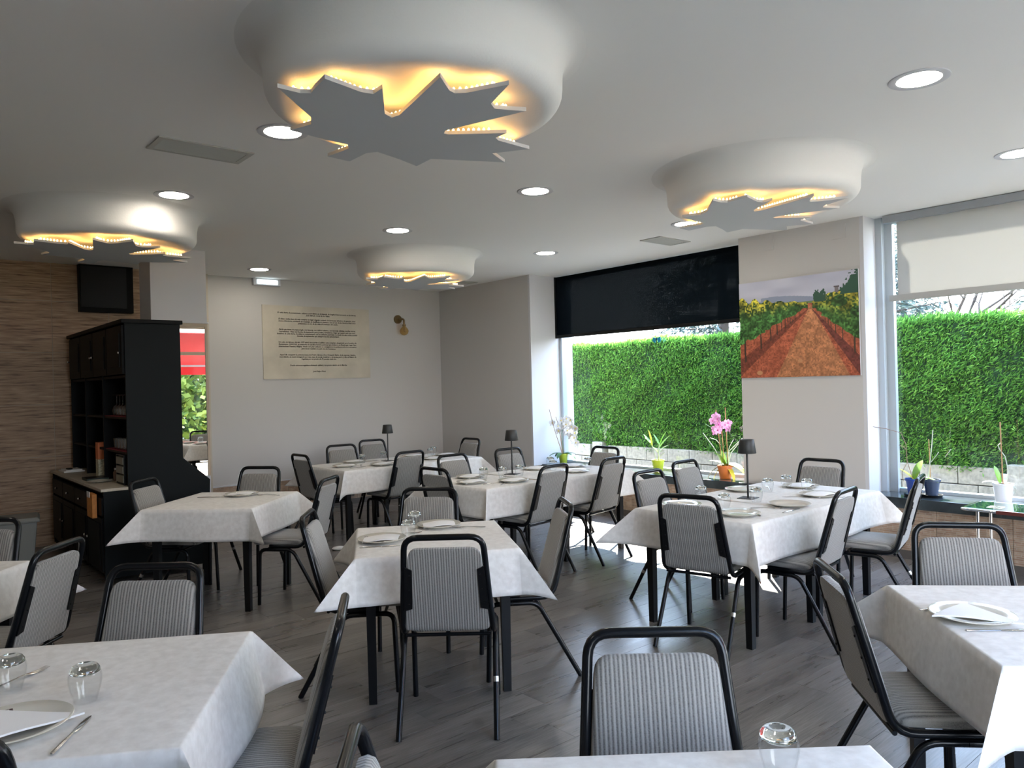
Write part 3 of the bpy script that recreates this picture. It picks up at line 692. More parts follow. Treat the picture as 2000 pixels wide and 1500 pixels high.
def vent(x, y, sx_, sy_, lb, n_=7):
    t = empty('ceiling_vent', (x, y, CZ)); tag(t, lb, 'vent', 'slotted ceiling air vents')
    a, b_ = sx_ / 2, sy_ / 2; fr_ = .03
    MB().box((-a, -b_, -.008), (a, -b_ + fr_, .002)).box((-a, b_ - fr_, -.008), (a, b_, .002)).box((-a, -b_ + fr_, -.008), (-a + fr_, b_ - fr_, .002)).box((a - fr_, -b_ + fr_, -.008), (a, b_ - fr_, .002)).build('vent_frame', plain('vent_grey', (.42, .42, .39), .5), t)
    MB().box((-a + fr_, -b_ + fr_, -.0015), (a - fr_, b_ - fr_, -.0005)).build('dark_backing', M['blackmetal'], t)
    for i in range(n_):
        yy_ = -b_ + fr_ + (i + .5) * (sy_ - 2 * fr_) / n_; wv = (sy_ - 2 * fr_) / n_ * .20
        MB().add([(-a + fr_, yy_ - wv, -.002), (a - fr_, yy_ - wv, -.002), (a - fr_, yy_ + wv, -.008), (-a + fr_, yy_ + wv, -.008), (-a + fr_, yy_ - wv, -.003), (a - fr_, yy_ - wv, -.003), (a - fr_, yy_ + wv, -.009), (-a + fr_, yy_ + wv, -.009)],
                 [(0, 1, 2, 3), (7, 6, 5, 4), (0, 4, 5, 1), (1, 5, 6, 2), (2, 6, 7, 3), (3, 7, 4, 0)]).build('slat', MATS['vent_grey'], t)
vent(1.54, 4.58, .54, .26, 'grey slotted ceiling vent left of the nearest dome')
vent(6.28, 4.87, .50, .26, 'grey slotted ceiling vent near the black blind')
vent(6.3, 8.4, .40, .24, 'small grey slotted ceiling vent behind the farthest dome', 6)

el = empty('emergency_light', (3.95, 9.45, 2.985)); tag(el, 'lit white emergency light strip high on the back wall', 'emergency light')
MB().box((-.18, -.05, -.045), (.18, 0, .043)).build('housing', M['wall_white'], el, bevel=.006)
MB().box((-.135, -.056, -.026), (.135, -.049, .026)).build('diffuser', M['exit'], el)

# ------------------------------------------------------------------ chairs
def make_chair():
    t = empty('dining_chair'); A = .0145
    hoop = rounded([(-.205, .10, .437), (-.213, -.17, .437), (-.178, -.300, .915), (.178, -.300, .915), (.213, -.17, .437), (.205, .10, .437)], [.07, .062, .062, .07])
    MB().tube(hoop, A, 10).build('back_frame', M['chairmetal'], t, smooth=60)
    MB().tube([(-.20, -.165, .432), (.20, -.165, .432)], .009, 8).tube([(-.205, .13, .412), (.205, .13, .412)], .009, 8).build('crossbar', M['chairmetal'], t, smooth=60)
    for s in (-1, 1):
        MB().tube(rounded([(s * .222, -.315, 0), (s * .217, -.085, .413), (s * .214, .05, .413)], [.05]), .0136, 8).build('leg', M['chairmetal'], t, smooth=60)
        MB().tube(rounded([(s * .212, .19, 0), (s * .212, .175, .413), (s * .214, .052, .413)], [.05]), .0136, 8).build('leg', M['chairmetal'], t, smooth=60)
    # label sticker on the right rear leg
    rl = [o for o in bpy.data.objects if o.parent == t and o.name.startswith('leg')][2]
    p, q = Vector((.2195, -.196, .215)), Vector((.219, -.184, .236))
    tag(MB().tube([p, q], .0146, 10).build('label_tag', M['steel'], rl, smooth=60), 'small silver sticker around the leg')
    # lean of the back
    def lean(x, z, d):   # point on the back plane, d = distance in front of the tube plane
        s_ = (z - .437) / (.915 - .437); yb = -.172 - .128 * s_; nx = Vector((0, .965, .26))
        return Vector((x, yb, z)) + nx * d
    # backrest pad
    prof = [(-.010, .030), (-.012, .008), (-.008, 0), (.010, 0), (.021, .006), (.027, .022), (.032, .06), (.034, .10)]
    R = []
    for d, ins_ in prof:
        ring = []
        w0, w1 = .198 - ins_, .164 - ins_; z0, z1 = .462 + ins_ * .7, .862 - ins_
        cr_ = [.022, .022, .048, .048]
        corners = [(-w0, z0), (w0, z0), (w1, z1), (-w1, z1)]
        for k in range(4):
            p0, p1, p2 = corners[k - 1], corners[k], corners[(k + 1) % 4]
            ring += [(v.x, v.y) for v in arc((*p0, 0), (*p1, 0), (*p2, 0), max(cr_[k] - ins_ * .3, .006), 4)]
        R.append([tuple(lean(x, z, d)) for x, z in ring])
    MB().rings(R).build('backrest', M['fabric'], t, smooth=50)
    # seat cushion
    R = []
    for z, ins_ in [(.448, .018), (.447, .004), (.455, 0), (.472, .001), (.487, .010), (.497, .03), (.503, .07), (.506, .13)]:
        ring = []; yb, yf = -.168 + ins_, .245 - ins_; wb, wf_ = .190 - ins_, .207 - ins_
        cr_ = max(.055 - ins_ * .3, .012)
        corners = [(-wb, yb), (wb, yb), (wf_, yf), (-wf_, yf)]
        for k in range(4):
            ring += [(v.x, v.y) for v in arc((*corners[k - 1], 0), (*corners[k], 0), (*corners[(k + 1) % 4], 0), cr_, 5)]
        R.append([(x, y_, z - (.012 if z > .46 else .0) * max(0, (y_ - .15) / .1)) for x, y_ in ring])
    MB().rings(R).build('seat', M['fabric'], t, smooth=60)
    for s in (-1, 1):   # steel side brackets at the back of the pad
        Vv = []
        for d in (-.017, -.006):
            for (z, xo) in ((.565, 0), (.575, -.038), (.765, -.034), (.78, 0)):
                hw = .2055 - (z - .437) / .478 * .033
                Vv.append(tuple(lean(s * (hw + xo), z, d)))
        bm_ = MB().add(Vv, [(0, 1, 2, 3), (7, 6, 5, 4), (0, 4, 5, 1), (1, 5, 6, 2), (2, 6, 7, 3), (3, 7, 4, 0)])
        for z in (.60, .67, .74):
            c = lean(s * (.205 - (z - .437) / .478 * .033 - .022), z, -.017); bm_.tube([c, c + Vector((0, -.965, -.26)) * .004], .004, 6)
        bm_.build('side_bracket', M['blackmetal'], t)
    return t
ch0 = make_chair(); used = False
def chair(px, py, phi, label, group):
    """px, py: centre of the top bar; phi: facing direction in degrees"""
    global used
    a = math.radians(phi); ox, oy = px + .30 * math.cos(a), py + .30 * math.sin(a)
    if not used:
        used = True; ch0.location = (ox, oy, 0); ch0.rotation_euler = (0, 0, a - PI / 2); tag(ch0, label, 'chair', group); return ch0
    o = dup(ch0, (ox, oy, 0), a - PI / 2, label, group); return o
GC = 'black tube dining chairs with ribbed grey upholstery'
CH = [
 (1.975, 2.82, 49, 'ribbed grey chair with back to the camera at the near side of the centre table'),
 (1.83, 3.90, -36, 'ribbed grey chair pushed in at the left side of the centre table'),
 (3.05, 3.12, 147, 'ribbed grey chair seen edge-on at the right side of the centre table'),
 (2.85, 4.21, -138, 'ribbed grey chair facing the camera across the centre table'),
 (2.69, 5.32, 131, 'ribbed grey chair with silvery back at the right side of the single-plate table'),
 (2.66, 6.58, -140, 'ribbed grey chair facing the camera across the single-plate table'),
 (1.65, 6.43, -47, 'ribbed grey chair between the black dresser and the single-plate table'),
 (3.43, 7.46, 2, 'ribbed grey chair at the left end of the farthest long table'),
 (4.34, 8.28, -95, 'ribbed grey chair against the back wall under the text panel, left of two'),
 (5.00, 8.70, -90, 'ribbed grey chair against the back wall under the text panel, right of two'),
 (4.34, 6.75, 96, 'ribbed grey chair with back to the camera at the farthest long table'),
 (5.87, 7.70, 180, 'ribbed grey chair in the far corner at the right end of the farthest table'),
 (4.38, 6.07, -86, 'ribbed grey chair facing the camera at the middle long table, left of two'),
 (5.15, 6.13, -88, 'ribbed grey chair facing the camera behind the middle long table lamp'),
 (3.56, 5.20, 4, 'ribbed grey chair at the left end of the middle long table'),
 (4.32, 4.54, 98, 'ribbed grey chair with back to the camera at the middle long table, left of two'),
 (5.06, 4.55, 98, 'ribbed grey chair with back to the camera at the middle long table, right of two'),
 (5.86, 5.38, 180, 'ribbed grey chair at the right end of the middle long table, by the window'),
 (3.65, 2.72, 14, 'ribbed grey chair, back to camera, at left end of the table before the print'),
 (4.47, 3.69, -87, 'ribbed grey chair at the window side of the right lamp table, by the lime pot'),
 (5.20, 3.90, -86, 'ribbed grey chair at the window side of the right lamp table, by the orange pot'),
 (4.44, 2.15, 97, 'ribbed grey chair at the near side of the right lamp table, left of two'),
 (5.93, 3.07, 180, 'ribbed grey chair under the vineyard print at the end of the lamp table'),
 (5.28, 2.06, 104, 'ribbed grey chair turned side-on in front of the blue pots'),
 (3.72, 1.30, -143, 'ribbed grey chair at the far side of the right edge table'),
 (2.58, 1.32, -47, 'ribbed grey chair seen from behind at the left side of the right edge table'),
 (1.62, 1.33, -132, 'ribbed grey chair facing the camera behind the bottom centre table'),
 (.865, 3.21, -132, 'ribbed grey chair facing the camera behind the left foreground table'),
 (1.12, 2.15, 149, 'ribbed grey chair seen edge-on at the right end of the left foreground table'),
 (.67, 4.00, 138, 'ribbed grey chair with back to the camera at the left edge table'),
 (.52, 5.14, -136, 'ribbed grey chair cut by the left edge, near the grey bin'),
 (.04, 1.93, 59, 'ribbed grey chair cut off at the bottom left corner of the photo'),
 (.655, 1.265, -36, 'ribbed grey chair whose top rail just shows at the bottom edge of the photo'),
]
for c in CH: chair(*c, GC)

# ------------------------------------------------------------------ tables and cloths
TZ = .752
def make_table(name, lab, x, y, deg, hx, hy, group):
    t = empty(name, (x, y, 0), math.radians(deg)); tag(t, lab, 'table', group)
    MB().box((-hx + .006, -hy + .006, TZ - .025), (hx - .006, hy - .006, TZ)).build('tabletop', M['blackwood'], t)
    MB().box((-hx + .05, -hy + .05, TZ - .075), (hx - .05, -hy + .07, TZ - .025)).box((-hx + .05, hy - .07, TZ - .075), (hx - .05, hy - .05, TZ - .025)).box((-hx + .05, -hy + .07, TZ - .075), (-hx + .07, hy - .07, TZ - .025)).box((hx - .07, -hy + .07, TZ - .075), (hx - .05, hy - .07, TZ - .025)).build('apron', M['blackmetal'], t)
    for a in (-1, 1):
        for b_ in (-1, 1):
            cx, cy = a * (hx - .065), b_ * (hy - .065); w0, w1 = .020, .026
            MB().rings([[(cx - w0, cy - w0, 0), (cx + w0, cy - w0, 0), (cx + w0, cy + w0, 0), (cx - w0, cy + w0, 0)], [(cx - w1, cy - w1, TZ - .025), (cx + w1, cy - w1, TZ - .025), (cx + w1, cy + w1, TZ - .025), (cx - w1, cy + w1, TZ - .025)]]).build('leg', M['blackmetal'], t)
    return t
def slerp(a, b_, t):
    om = math.acos(max(-1, min(1, a.dot(b_))))
    if om < 1e-4: return a
    return (a * math.sin((1 - t) * om) + b_ * math.sin(t * om)) / math.sin(om)
def cloth(lab, x, y, deg, hx, hy, o=.24, tips=(52, 52, 52, 52), flat='', lift=0.0, s0=9, group=None, seed=1, rot=0):
    """tips: angle from vertical of the four corner folds (--, +-, ++, -+); flat: sides (L/R) that lie on over the next table"""
    rs = np.random.default_rng(seed); ph = rs.uniform(0, 6.3, 8)
    L0, R0 = -hx, hx; ol = orr = o
    if 'L' in flat: L0 -= o; ol = 0
    if 'R' in flat: R0 += o; orr = 0
    def axis(a, b_, oa, ob, n_in):
        s_ = []
        if oa: s_ += [a - oa * (1 - k / 12) for k in range(11)] + [a - .012, a - .004]
        s_ += [a + (b_ - a) * k / n_in for k in range(n_in + 1)]
        if ob: s_ += [b_ + .004, b_ + .012] + [b_ + ob * (k / 12) for k in range(2, 13)]
        return s_
    Us = axis(L0, R0, ol, orr, 22); Vs = axis(-hy, hy, o, o, 20)
    top = TZ + .004 + lift; V = []
    for v in Vs:
        for u in Us:
            du = (u - R0) if u > R0 else (u - L0 if u < L0 else 0); dv = (v - hy) if v > hy else (v + hy if v < -hy else 0)
            bu, bv = min(max(u, L0), R0), min(max(v, -hy), hy)
            r = math.hypot(du, dv)
            if r < 1e-6:
                e_ = min(u - L0 if not 'L' in flat else 9, (R0 - u) if not 'R' in flat else 9, hy - abs(v))
                V.append((u, v, top - .003 * max(0, 1 - e_ / .02) ** 2 + .0011 * math.sin(u * 9 + ph[0]) * math.sin(v * 8 + ph[1]))); continue
            su = 1 if du > 0 else -1; sv = 1 if dv > 0 else -1
            th = math.degrees(math.atan2(abs(dv), abs(du)))
            ci = {(-1, -1): 0, (1, -1): 1, (1, 1): 2, (-1, 1): 3}[(su, sv)]
            # outward slope varies gently along the edge
            if du and not dv: s_ = s0 + 3.0 * math.sin(v * 7 + ph[2] + su)
            elif dv and not du: s_ = s0 + 3.0 * math.sin(u * 7 + ph[3] + sv)
            else: s_ = s0 + (3.0 * math.sin(sv * hy * 7 + ph[2] + su) if th < 45 else 3.0 * math.sin((R0 if su > 0 else L0) * 7 + ph[3] + sv))
            s_ = math.radians(s_); t_ = math.radians(tips[ci])
            dA = Vector((su * math.sin(s_), 0, -math.cos(s_))); dB = Vector((0, sv * math.sin(s_), -math.cos(s_)))
            dT = Vector((su * math.sin(t_) * .7071, sv * math.sin(t_) * .7071, -math.cos(t_)))
            if not dv: d = dA; hor = Vector((su, 0, 0))
            elif not du: d = dB; hor = Vector((0, sv, 0))
            else:
                hor = Vector((du, dv, 0)).normalized()
                d = slerp(dA, dT, th / 45) if th < 45 else slerp(dT, dB, (th - 45) / 45)
            a = .022
            off = hor * (r - r * r / (2 * a)) + d * (r * r / (2 * a)) if r < a else hor * (a / 2) + d * (r - a / 2)
            # hem flutter
            fl = .009 * (min(r, o) / o) ** 1.5 * math.sin((bu * 1.3 + bv) * 7 + ph[4]) + .006 * math.sin(th * .05 + ph[5]) * (min(r, o) / o) ** 2
            V.append((bu + off.x + hor.x * fl, bv + off.y + hor.y * fl, top - .003 + off.z))
    nu_, nv_ = len(Us), len(Vs)
    F = []
    for j in range(nv_ - 1):
        for i in range(nu_ - 1):
            q = (j * nu_ + i, j * nu_ + i + 1, (j + 1) * nu_ + i + 1, (j + 1) * nu_ + i)
            um, vm = (Us[i] + Us[i + 1]) / 2, (Vs[j] + Vs[j + 1]) / 2
            if (um < L0 or um > R0) and abs(vm) > hy:      # corner fold: split along the ridge
                if (um > R0) == (vm > hy): F += [(q[0], q[1], q[2]), (q[0], q[2], q[3])]
                else: F += [(q[0], q[1], q[3]), (q[1], q[2], q[3])]
            else: F.append(q)
    o_ = MB().add(V, F).build('tablecloth', M['cloth'], None, smooth=55)
    o_.location = (x, y, 0); o_.rotation_euler = (0, 0, math.radians(deg + rot))
    so = o_.modifiers.new('thickness', 'SOLIDIFY'); so.thickness = .0012; so.offset = 1
    tag(o_, lab, 'tablecloth', group); return o_
GT = 'black-legged restaurant tables'; GCl = 'white paper tablecloths'
# centre table
make_table('dining_table', 'black-legged square table in the middle of the floor under two place settings', 2.40, 3.53, -30, .41, .41, GT)
cloth('white tablecloth on the centre table with two place settings', 2.40, 3.53, -30, .41, .41, .24, (53, 43, 50, 45), seed=1, group=GCl)
# left single plate table
make_table('dining_table', 'black-legged square table beside the black dresser, laid with one plate', 2.115, 5.96, -46, .41, .43, GT)
cloth('white tablecloth on the single-plate table beside the black dresser', 2.115, 5.96, -46, .41, .43, .24, (46, 46, 50, 50), seed=2, group=GCl)
# farthest long table (two tables)
make_table('dining_table', 'left table of the farthest long pair, under the text panel', 4.14, 7.44, 0, .43, .43, GT)
make_table('dining_table', 'right table of the farthest long pair, near the corner', 5.03, 7.44, 0, .43, .43, GT)
cloth('white tablecloth on the left half of the farthest long table', 4.14, 7.44, 0, .43, .43, .25, (35, 40, 45, 50), flat='R', seed=3, group=GCl)
cloth('white tablecloth on the right half of the farthest long table', 5.03, 7.44, 0, .44, .43, .25, (30, 50, 50, 45), seed=4, flat='L', lift=.003, group=GCl)
# middle long table
make_table('dining_table', 'left table of the middle long pair with the lamp', 4.24, 5.24, 0, .43, .43, GT)
make_table('dining_table', 'right table of the middle long pair, nearest the white orchid', 5.12, 5.24, 0, .43, .43, GT)
cloth('white tablecloth on the left half of the middle long table', 4.24, 5.24, 0, .43, .43, .25, (28, 40, 45, 50), flat='R', seed=5, group=GCl)
cloth('white tablecloth on the right half of the middle long table by the window', 5.12, 5.24, 0, .44, .43, .25, (30, 50, 50, 45), flat='L', seed=6, lift=.003, group=GCl)
# right lamp table
make_table('dining_table', 'left table of the right long pair, in front of the window', 4.31, 2.88, 0, .42, .43, GT)
make_table('dining_table', 'right table of the right long pair, in front of the vineyard print', 5.17, 2.91, 0, .42, .43, GT)
cloth('white tablecloth on the left half of the long table before the vineyard print', 4.31, 2.88, 0, .42, .43, .25, (28, 40, 45, 48), flat='R', seed=7, group=GCl)
cloth('white tablecloth on the right half of the long table before the vineyard print', 5.17, 2.91, 0, .42, .43, .25, (30, 45, 50, 45), flat='L', seed=8, lift=.003, group=GCl)
def corner_table(lab, lab2, cx, cy, deg, ex, ey, hx, hy, **k):
    """table whose corner (sign ex, ey) lies at cx, cy"""
    a = math.radians(deg); dx, dy = -ex * hx, -ey * hy
    x, y_ = cx + dx * math.cos(a) - dy * math.sin(a), cy + dx * math.sin(a) + dy * math.cos(a)
    make_table('dining_table', lab, x, y_, deg, hx, hy, GT); cloth(lab2, x, y_, deg, hx, hy, group=GCl, **k); return x, y_
corner_table('black-legged table at the right edge of the photo', 'white tablecloth at the right edge of the photo, one corner fold pointing left', 3.11, 1.34, -47, -1, 1, .42, .43, o=.24, tips=(40, 52, 52, 52), seed=9)
corner_table('black-legged table in the left foreground', 'white tablecloth in the left foreground with a long crease', 1.01, 2.64, -32, 1, 1, .42, .43, o=.24, tips=(52, 45, 43, 52), seed=10)
corner_table('black-legged table at the bottom centre of the photo', 'white tablecloth whose far edge shows at the bottom centre', 1.07, 1.33, -39, -1, 1, .42, .42, o=.24, tips=(52, 52, 50, 46), seed=11)
corner_table('black-legged table at the left edge of the photo', 'white tablecloth corner at the left edge, before the grey bin', .62, 4.60, -42, 1, 1, .42, .42, o=.24, tips=(52, 40, 52, 52), seed=12)

# ------------------------------------------------------------------ tableware
TT = TZ + .0045
pl0 = empty('dinner_plate')
MB().lathe([(.075, .003), (.080, .0), (.085, .004), (.132, .019), (.1335, .021), (.131, .0225), (.092, .0095), (.085, .0065), (.04, .006), (.002, .006)], 40).build('plate_body', M['plate'], pl0, smooth=50)
MB().lathe([(.1175, .0176), (.119, .0183)], 40, cap0=False, cap1=False).build('rim_line', plain('olive_line', (.12, .13, .09), .3), pl0)
eb = MB().add([(-.012, .100, .0130), (.012, .100, .0130), (.012, .114, .0172), (-.012, .114, .0172)], [(0, 1, 2, 3)])
eb.add([(-.004, .102, .0142), (.004, .102, .0142), (.004, .111, .0170), (-.004, .111, .0170)], [(0, 1, 2, 3)], 1)
eb.build('emblem', [plain('emblem_brown', (.06, .03, .03), .4), M['plate']], pl0)
na_tri = MB().add([(-.10, -.075, 0), (.12, -.055, 0), (.0, .10, 0), (-.10, -.075, .004), (.12, -.055, .004), (.0, .10, .005)], [(0, 2, 1), (3, 4, 5), (0, 1, 4, 3), (1, 2, 5, 4), (2, 0, 3, 5)]).mesh('napkin', M['napkin'])
na_tri2 = MB()
n_ = 10
def nap(u, v): return (u * .095, v * .075, .0215 + .006 * math.sin(u * 2.2 + 1) + .004 * math.cos(v * 2.8))
Vn = [nap(-1 + 2 * i / n_, -1 + 2 * j / n_) for j in range(n_ + 1) for i in range(n_ + 1)]
Vn += [(a, b_, c - .004) for a, b_, c in Vn]; N1 = (n_ + 1) ** 2
Fn = [(j * (n_ + 1) + i, j * (n_ + 1) + i + 1, (j + 1) * (n_ + 1) + i + 1, (j + 1) * (n_ + 1) + i) for j in range(n_) for i in range(n_)]
Fn += [tuple(q + N1 for q in f[::-1]) for f in Fn]
ed = [i for i in range(n_ + 1)] + [(j) * (n_ + 1) + n_ for j in range(1, n_ + 1)] + [n_ * (n_ + 1) + i for i in range(n_ - 1, -1, -1)] + [j * (n_ + 1) for j in range(n_ - 1, 0, -1)]
Fn += [(ed[i], ed[(i + 1) % len(ed)], ed[(i + 1) % len(ed)] + N1, ed[i] + N1) for i in range(len(ed))]
na_sq = MB().add(Vn, Fn).mesh('napkin', M['napkin'], smooth=60)
# triangular fold for the near plates
Vt = []; Ft = []
n_ = 8
ids = {}
for lay, dz in ((0, 0), (1, -.005)):
    for j in range(n_ + 1):
        for i in range(n_ + 1 - j):
            u, v = i / n_, j / n_; x_ = -.135 + .27 * u + .135 * v; y_ = -.085 + .185 * v
            ids[(lay, i, j)] = len(Vt); Vt.append((x_, y_, .0255 + .005 * math.sin(u * 5 + v * 3) + dz))
for lay in (0, 1):
    for j in range(n_):
        for i in range(n_ - j):
            t3 = (ids[(lay, i, j)], ids[(lay, i + 1, j)], ids[(lay, i, j + 1)]); Ft.append(t3 if lay == 0 else t3[::-1])
            if i + j < n_ - 1:
                t3 = (ids[(lay, i + 1, j)], ids[(lay, i + 1, j + 1)], ids[(lay, i, j + 1)]); Ft.append(t3 if lay == 0 else t3[::-1])
for i in range(n_):
    Ft += [(ids[(0, i, 0)], ids[(1, i, 0)], ids[(1, i + 1, 0)], ids[(0, i + 1, 0)]), (ids[(0, 0, i)], ids[(0, 0, i + 1)], ids[(1, 0, i + 1)], ids[(1, 0, i)]), (ids[(0, n_ - i, i)], ids[(1, n_ - i, i)], ids[(1, n_ - i - 1, i + 1)], ids[(0, n_ - i - 1, i + 1)])]
na_tri = MB().add(Vt, Ft).mesh('napkin', M['napkin'], smooth=60)
gl0 = empty('glass_tumbler')
# stemless glass standing upside down: rim on the cloth, thick base up
MB().lathe([(.0285, 0), (.031, .012), (.0375, .035), (.042, .058), (.0425, .070), (.0398, .082)], 28, cap0=False, cap1=False).lathe([(.0265, .001), (.029, .013), (.0355, .035), (.0400, .058), (.0405, .068), (.0385, .080)], 28, cap0=False, cap1=False).build('glass_bowl', M['tumbler'], gl0, smooth=60)
MB().lathe([(.0001, .0755), (.030, .077), (.0385, .083), (.0372, .092), (.031, .1005), (.024, .1035), (.019, .1035), (.012, .0985), (.0001, .098)], 28, cap0=True, cap1=False).build('thick_base', M['thickglass'], gl0, smooth=60)
kn = empty('table_knife')
MB().rings([[(-.105 + a, y_ * s_, .003 + z_ * h_) for (y_, z_) in ((-1, 0), (-.6, 1), (.6, 1), (1, 0), (.5, -.6), (-.5, -.6))] for a, s_, h_ in ((0, .003, .002), (.004, .005, .003), (.05, .0055, .003), (.10, .0035, .0025), (.112, .004, .002))]).build('handle', M['steel'], kn, smooth=60)
MB().rings([[(.006 + a, y_ * s_ - .001, .0025 + z_ * h_) for (y_, z_) in ((-1, 0), (-.8, 1), (.8, 1), (1, 0), (.6, -1), (-.6, -1))] for a, s_, h_ in ((0, .004, .0014), (.02, .0085, .001), (.06, .009, .001), (.085, .006, .0008), (.10, .001, .0006))]).build('blade', M['steel'], kn, smooth=60)
fk = empty('table_fork')
MB().rings([[(-.10 + a, y_ * s_, .003 + dz + z_ * .0012) for (y_, z_) in ((-1, 0), (-.6, 1), (.6, 1), (1, 0), (.6, -1), (-.6, -1))] for a, s_, dz in ((0, .005, 0), (.03, .0055, .001), (.08, .003, .004), (.12, .003, .006), (.135, .009, .004), (.15, .0115, .002))]).build('handle', M['steel'], fk, smooth=60)
tn = MB()
for k in range(4): tn.tube([(.048, -.0085 + k * .0057, .0052), (.075, -.0085 + k * .0057, .0045), (.097, -.0085 + k * .0057, .009)], [.0016, .0014, .0007], 6)
tn.build('tines', M['steel'], fk, smooth=60)
TRASH = []
def put(proto, x, y, z, deg, lab, cat, group):
    if proto.get('category') is None:
        proto.location = (x, y, z); proto.rotation_euler = (0, 0, math.radians(deg)); tag(proto, lab, cat, group); return proto
    return dup(proto, (x, y, z), math.radians(deg), lab, group)
def plate(x, y, lab, nap=None, deg=0, edeg=None, ck=None):
    put(pl0, x, y, TT, deg if edeg is None else edeg, 'cream china plate ' + lab, 'plate', 'cream dinner plates')
    if nap:
        o = link('paper_napkin', na_tri if nap == 't' else na_sq, None, (x, y, TT), math.radians(deg)); tag(o, 'paper napkin on plate ' + lab, 'napkin', 'folded paper napkins')
def glass(x, y, lab): put(gl0, x, y, TT, random.uniform(0, 90), 'upturned glass ' + lab, 'glass', 'upturned table glasses')
def knife(x, y, d, lab): put(kn, x, y, TT, d, 'steel table knife ' + lab, 'knife', 'table knives')
def fork(x, y, d, lab): put(fk, x, y, TT, d, 'steel table fork ' + lab, 'fork', 'table forks')
# centre table
plate(2.14, 3.64, 'at the left of the centre table', 's', -38, 20); plate(2.60, 3.755, 'at the far side of the centre table', 's', -30, -60)
glass(2.275, 3.58, 'at the centre table, nearer of two'); glass(2.46, 3.80, 'at the centre table, farther of two')
knife(2.055, 3.515, -30, 'at the left of the centre table'); fork(2.70, 3.59, 140, 'beside the far plate of the centre table')
fork(2.33, 3.70, -20, 'behind the left plate of the centre table')
# single plate table
plate(2.29, 6.07, 'alone on the table by the dresser', 's', -45, 0); fork(2.44, 5.90, 130, 'right of the lone plate by the dresser'); knife(2.08, 6.17, -40, 'left of the lone plate by the dresser')
# right edge table
plate(2.87, .965, 'on the right edge table', 't', -60, 150); knife(2.79, .86, -43, 'in front of the plate on the right edge table'); fork(2.93, 1.08, -25, 'behind the plate on the right edge table')
# left foreground
plate(.27, 2.29, 'in the left foreground with brown emblem', 't', 10, 0); knife(.375, 2.155, 56, 'in the left foreground'); glass(.445, 2.36, 'in the left foreground, whole one'); glass(.30, 2.595, 'in the left foreground, cut by the photo edge')
fork(.33, 2.68, 30, 'behind the glass in the left foreground')
# bottom centre
glass(1.455, .865, 'showing only its base at the bottom of the photo')
# farthest table
for (x, y, lb) in ((3.90, 7.36, 'at the left end of the farthest table'), (4.20, 7.70, 'under the text panel, second from the left'), (4.24, 7.16, 'behind the chair back at the farthest table'), (5.0, 7.72, 'on the right half of the farthest table, far side'), (4.95, 7.22, 'on the right half of the farthest table, near side'), (5.33, 7.50, 'at the right end of the farthest table')):
    plate(x, y, lb, 's', random.uniform(-20, 20), 0)
for (x, y, lb) in ((4.20, 7.52, 'on the farthest table, leftmost'), (4.52, 7.60, 'on the farthest table, second from left, by the lamp'), (5.10, 7.50, 'on the farthest table, by the right plates'), (5.27, 7.68, 'on the farthest table, rightmost')): glass(x, y, lb)
fork(4.06, 7.30, 60, 'on the farthest table, by the left plate'); fork(4.40, 7.68, -50, 'on the farthest table, by the second plate'); knife(3.95, 7.17, 10, 'on the farthest table, near its left end')
# middle table
for (x, y, lb) in ((3.95, 5.19, 'at the left end of the middle table'), (4.17, 5.50, 'behind two glasses on the middle table'), (4.24, 4.98, 'at the near left of the middle table'), (4.98, 5.50, 'behind the lamp on the middle table'), (5.06, 5.04, 'at the near right of the middle table'), (5.36, 5.38, 'at the right end of the middle table')):
    plate(x, y, lb, 's', random.uniform(-25, 25), 0)
for (x, y, lb) in ((4.19, 5.33, 'on the middle table, leftmost'), (4.32, 5.22, 'on the middle table, second from left'), (4.52, 5.22, 'on the middle table, beside the lamp base'), (5.02, 5.30, 'on the middle table, right of the lamp'), (5.22, 5.55, 'on the middle table, near the orchid, left one'), (5.40, 5.20, 'on the middle table, near the orchid, right one')): glass(x, y, lb)
knife(4.05, 5.03, -5, 'at the left end of the middle table'); fork(4.10, 4.93, 30, 'by the near left plate of the middle table'); fork(4.42, 4.95, 120, 'right of the near left plate of the middle table'); knife(5.02, 5.35, 0, 'behind the lamp on the middle table')
# right long table
plate(4.58, 2.60, 'without napkin, nearest on the table before the print', None, 0, 40); plate(4.08, 2.66, 'behind the left chair back on the table before the print', None, 0, 0)
plate(4.12, 3.12, 'at the window side left of the table before the print', None, 0, 0); plate(5.08, 2.66, 'with napkin at the near right of the table before the print', 's', -10, 0)
plate(5.40, 2.97, 'with napkin at the right end of the table before the print', 's', 10, 0); plate(4.98, 3.20, 'at the window side right of the table before the print', None, 0, 0)
for (x, y, lb) in ((4.40, 3.16, 'before the print, leftmost'), (4.20, 2.84, 'before the print, beside the knife'), (4.56, 2.83, 'before the print, right of the lamp pole'), (5.02, 3.02, 'before the print, behind the lamp'), (5.28, 3.02, 'before the print, middle of the right half'), (5.18, 2.80, 'before the print, by the right plates')): glass(x, y, lb)
fork(4.40, 2.66, -50, 'left of the plate without napkin'); knife(4.42, 2.50, 0, 'in front of the plate without napkin'); knife(4.20, 2.60, 40, 'behind the left chair back before the print')
fork(4.93, 2.74, -60, 'left of the napkin plate before the print'); knife(5.05, 2.50, 5, 'in front of the napkin plate before the print'); knife(4.32, 3.24, 30, 'at the window side left before the print'); fork(5.20, 3.12, 40, 'at the window side right before the print'); fork(5.30, 2.84, 60, 'before the right end plate')
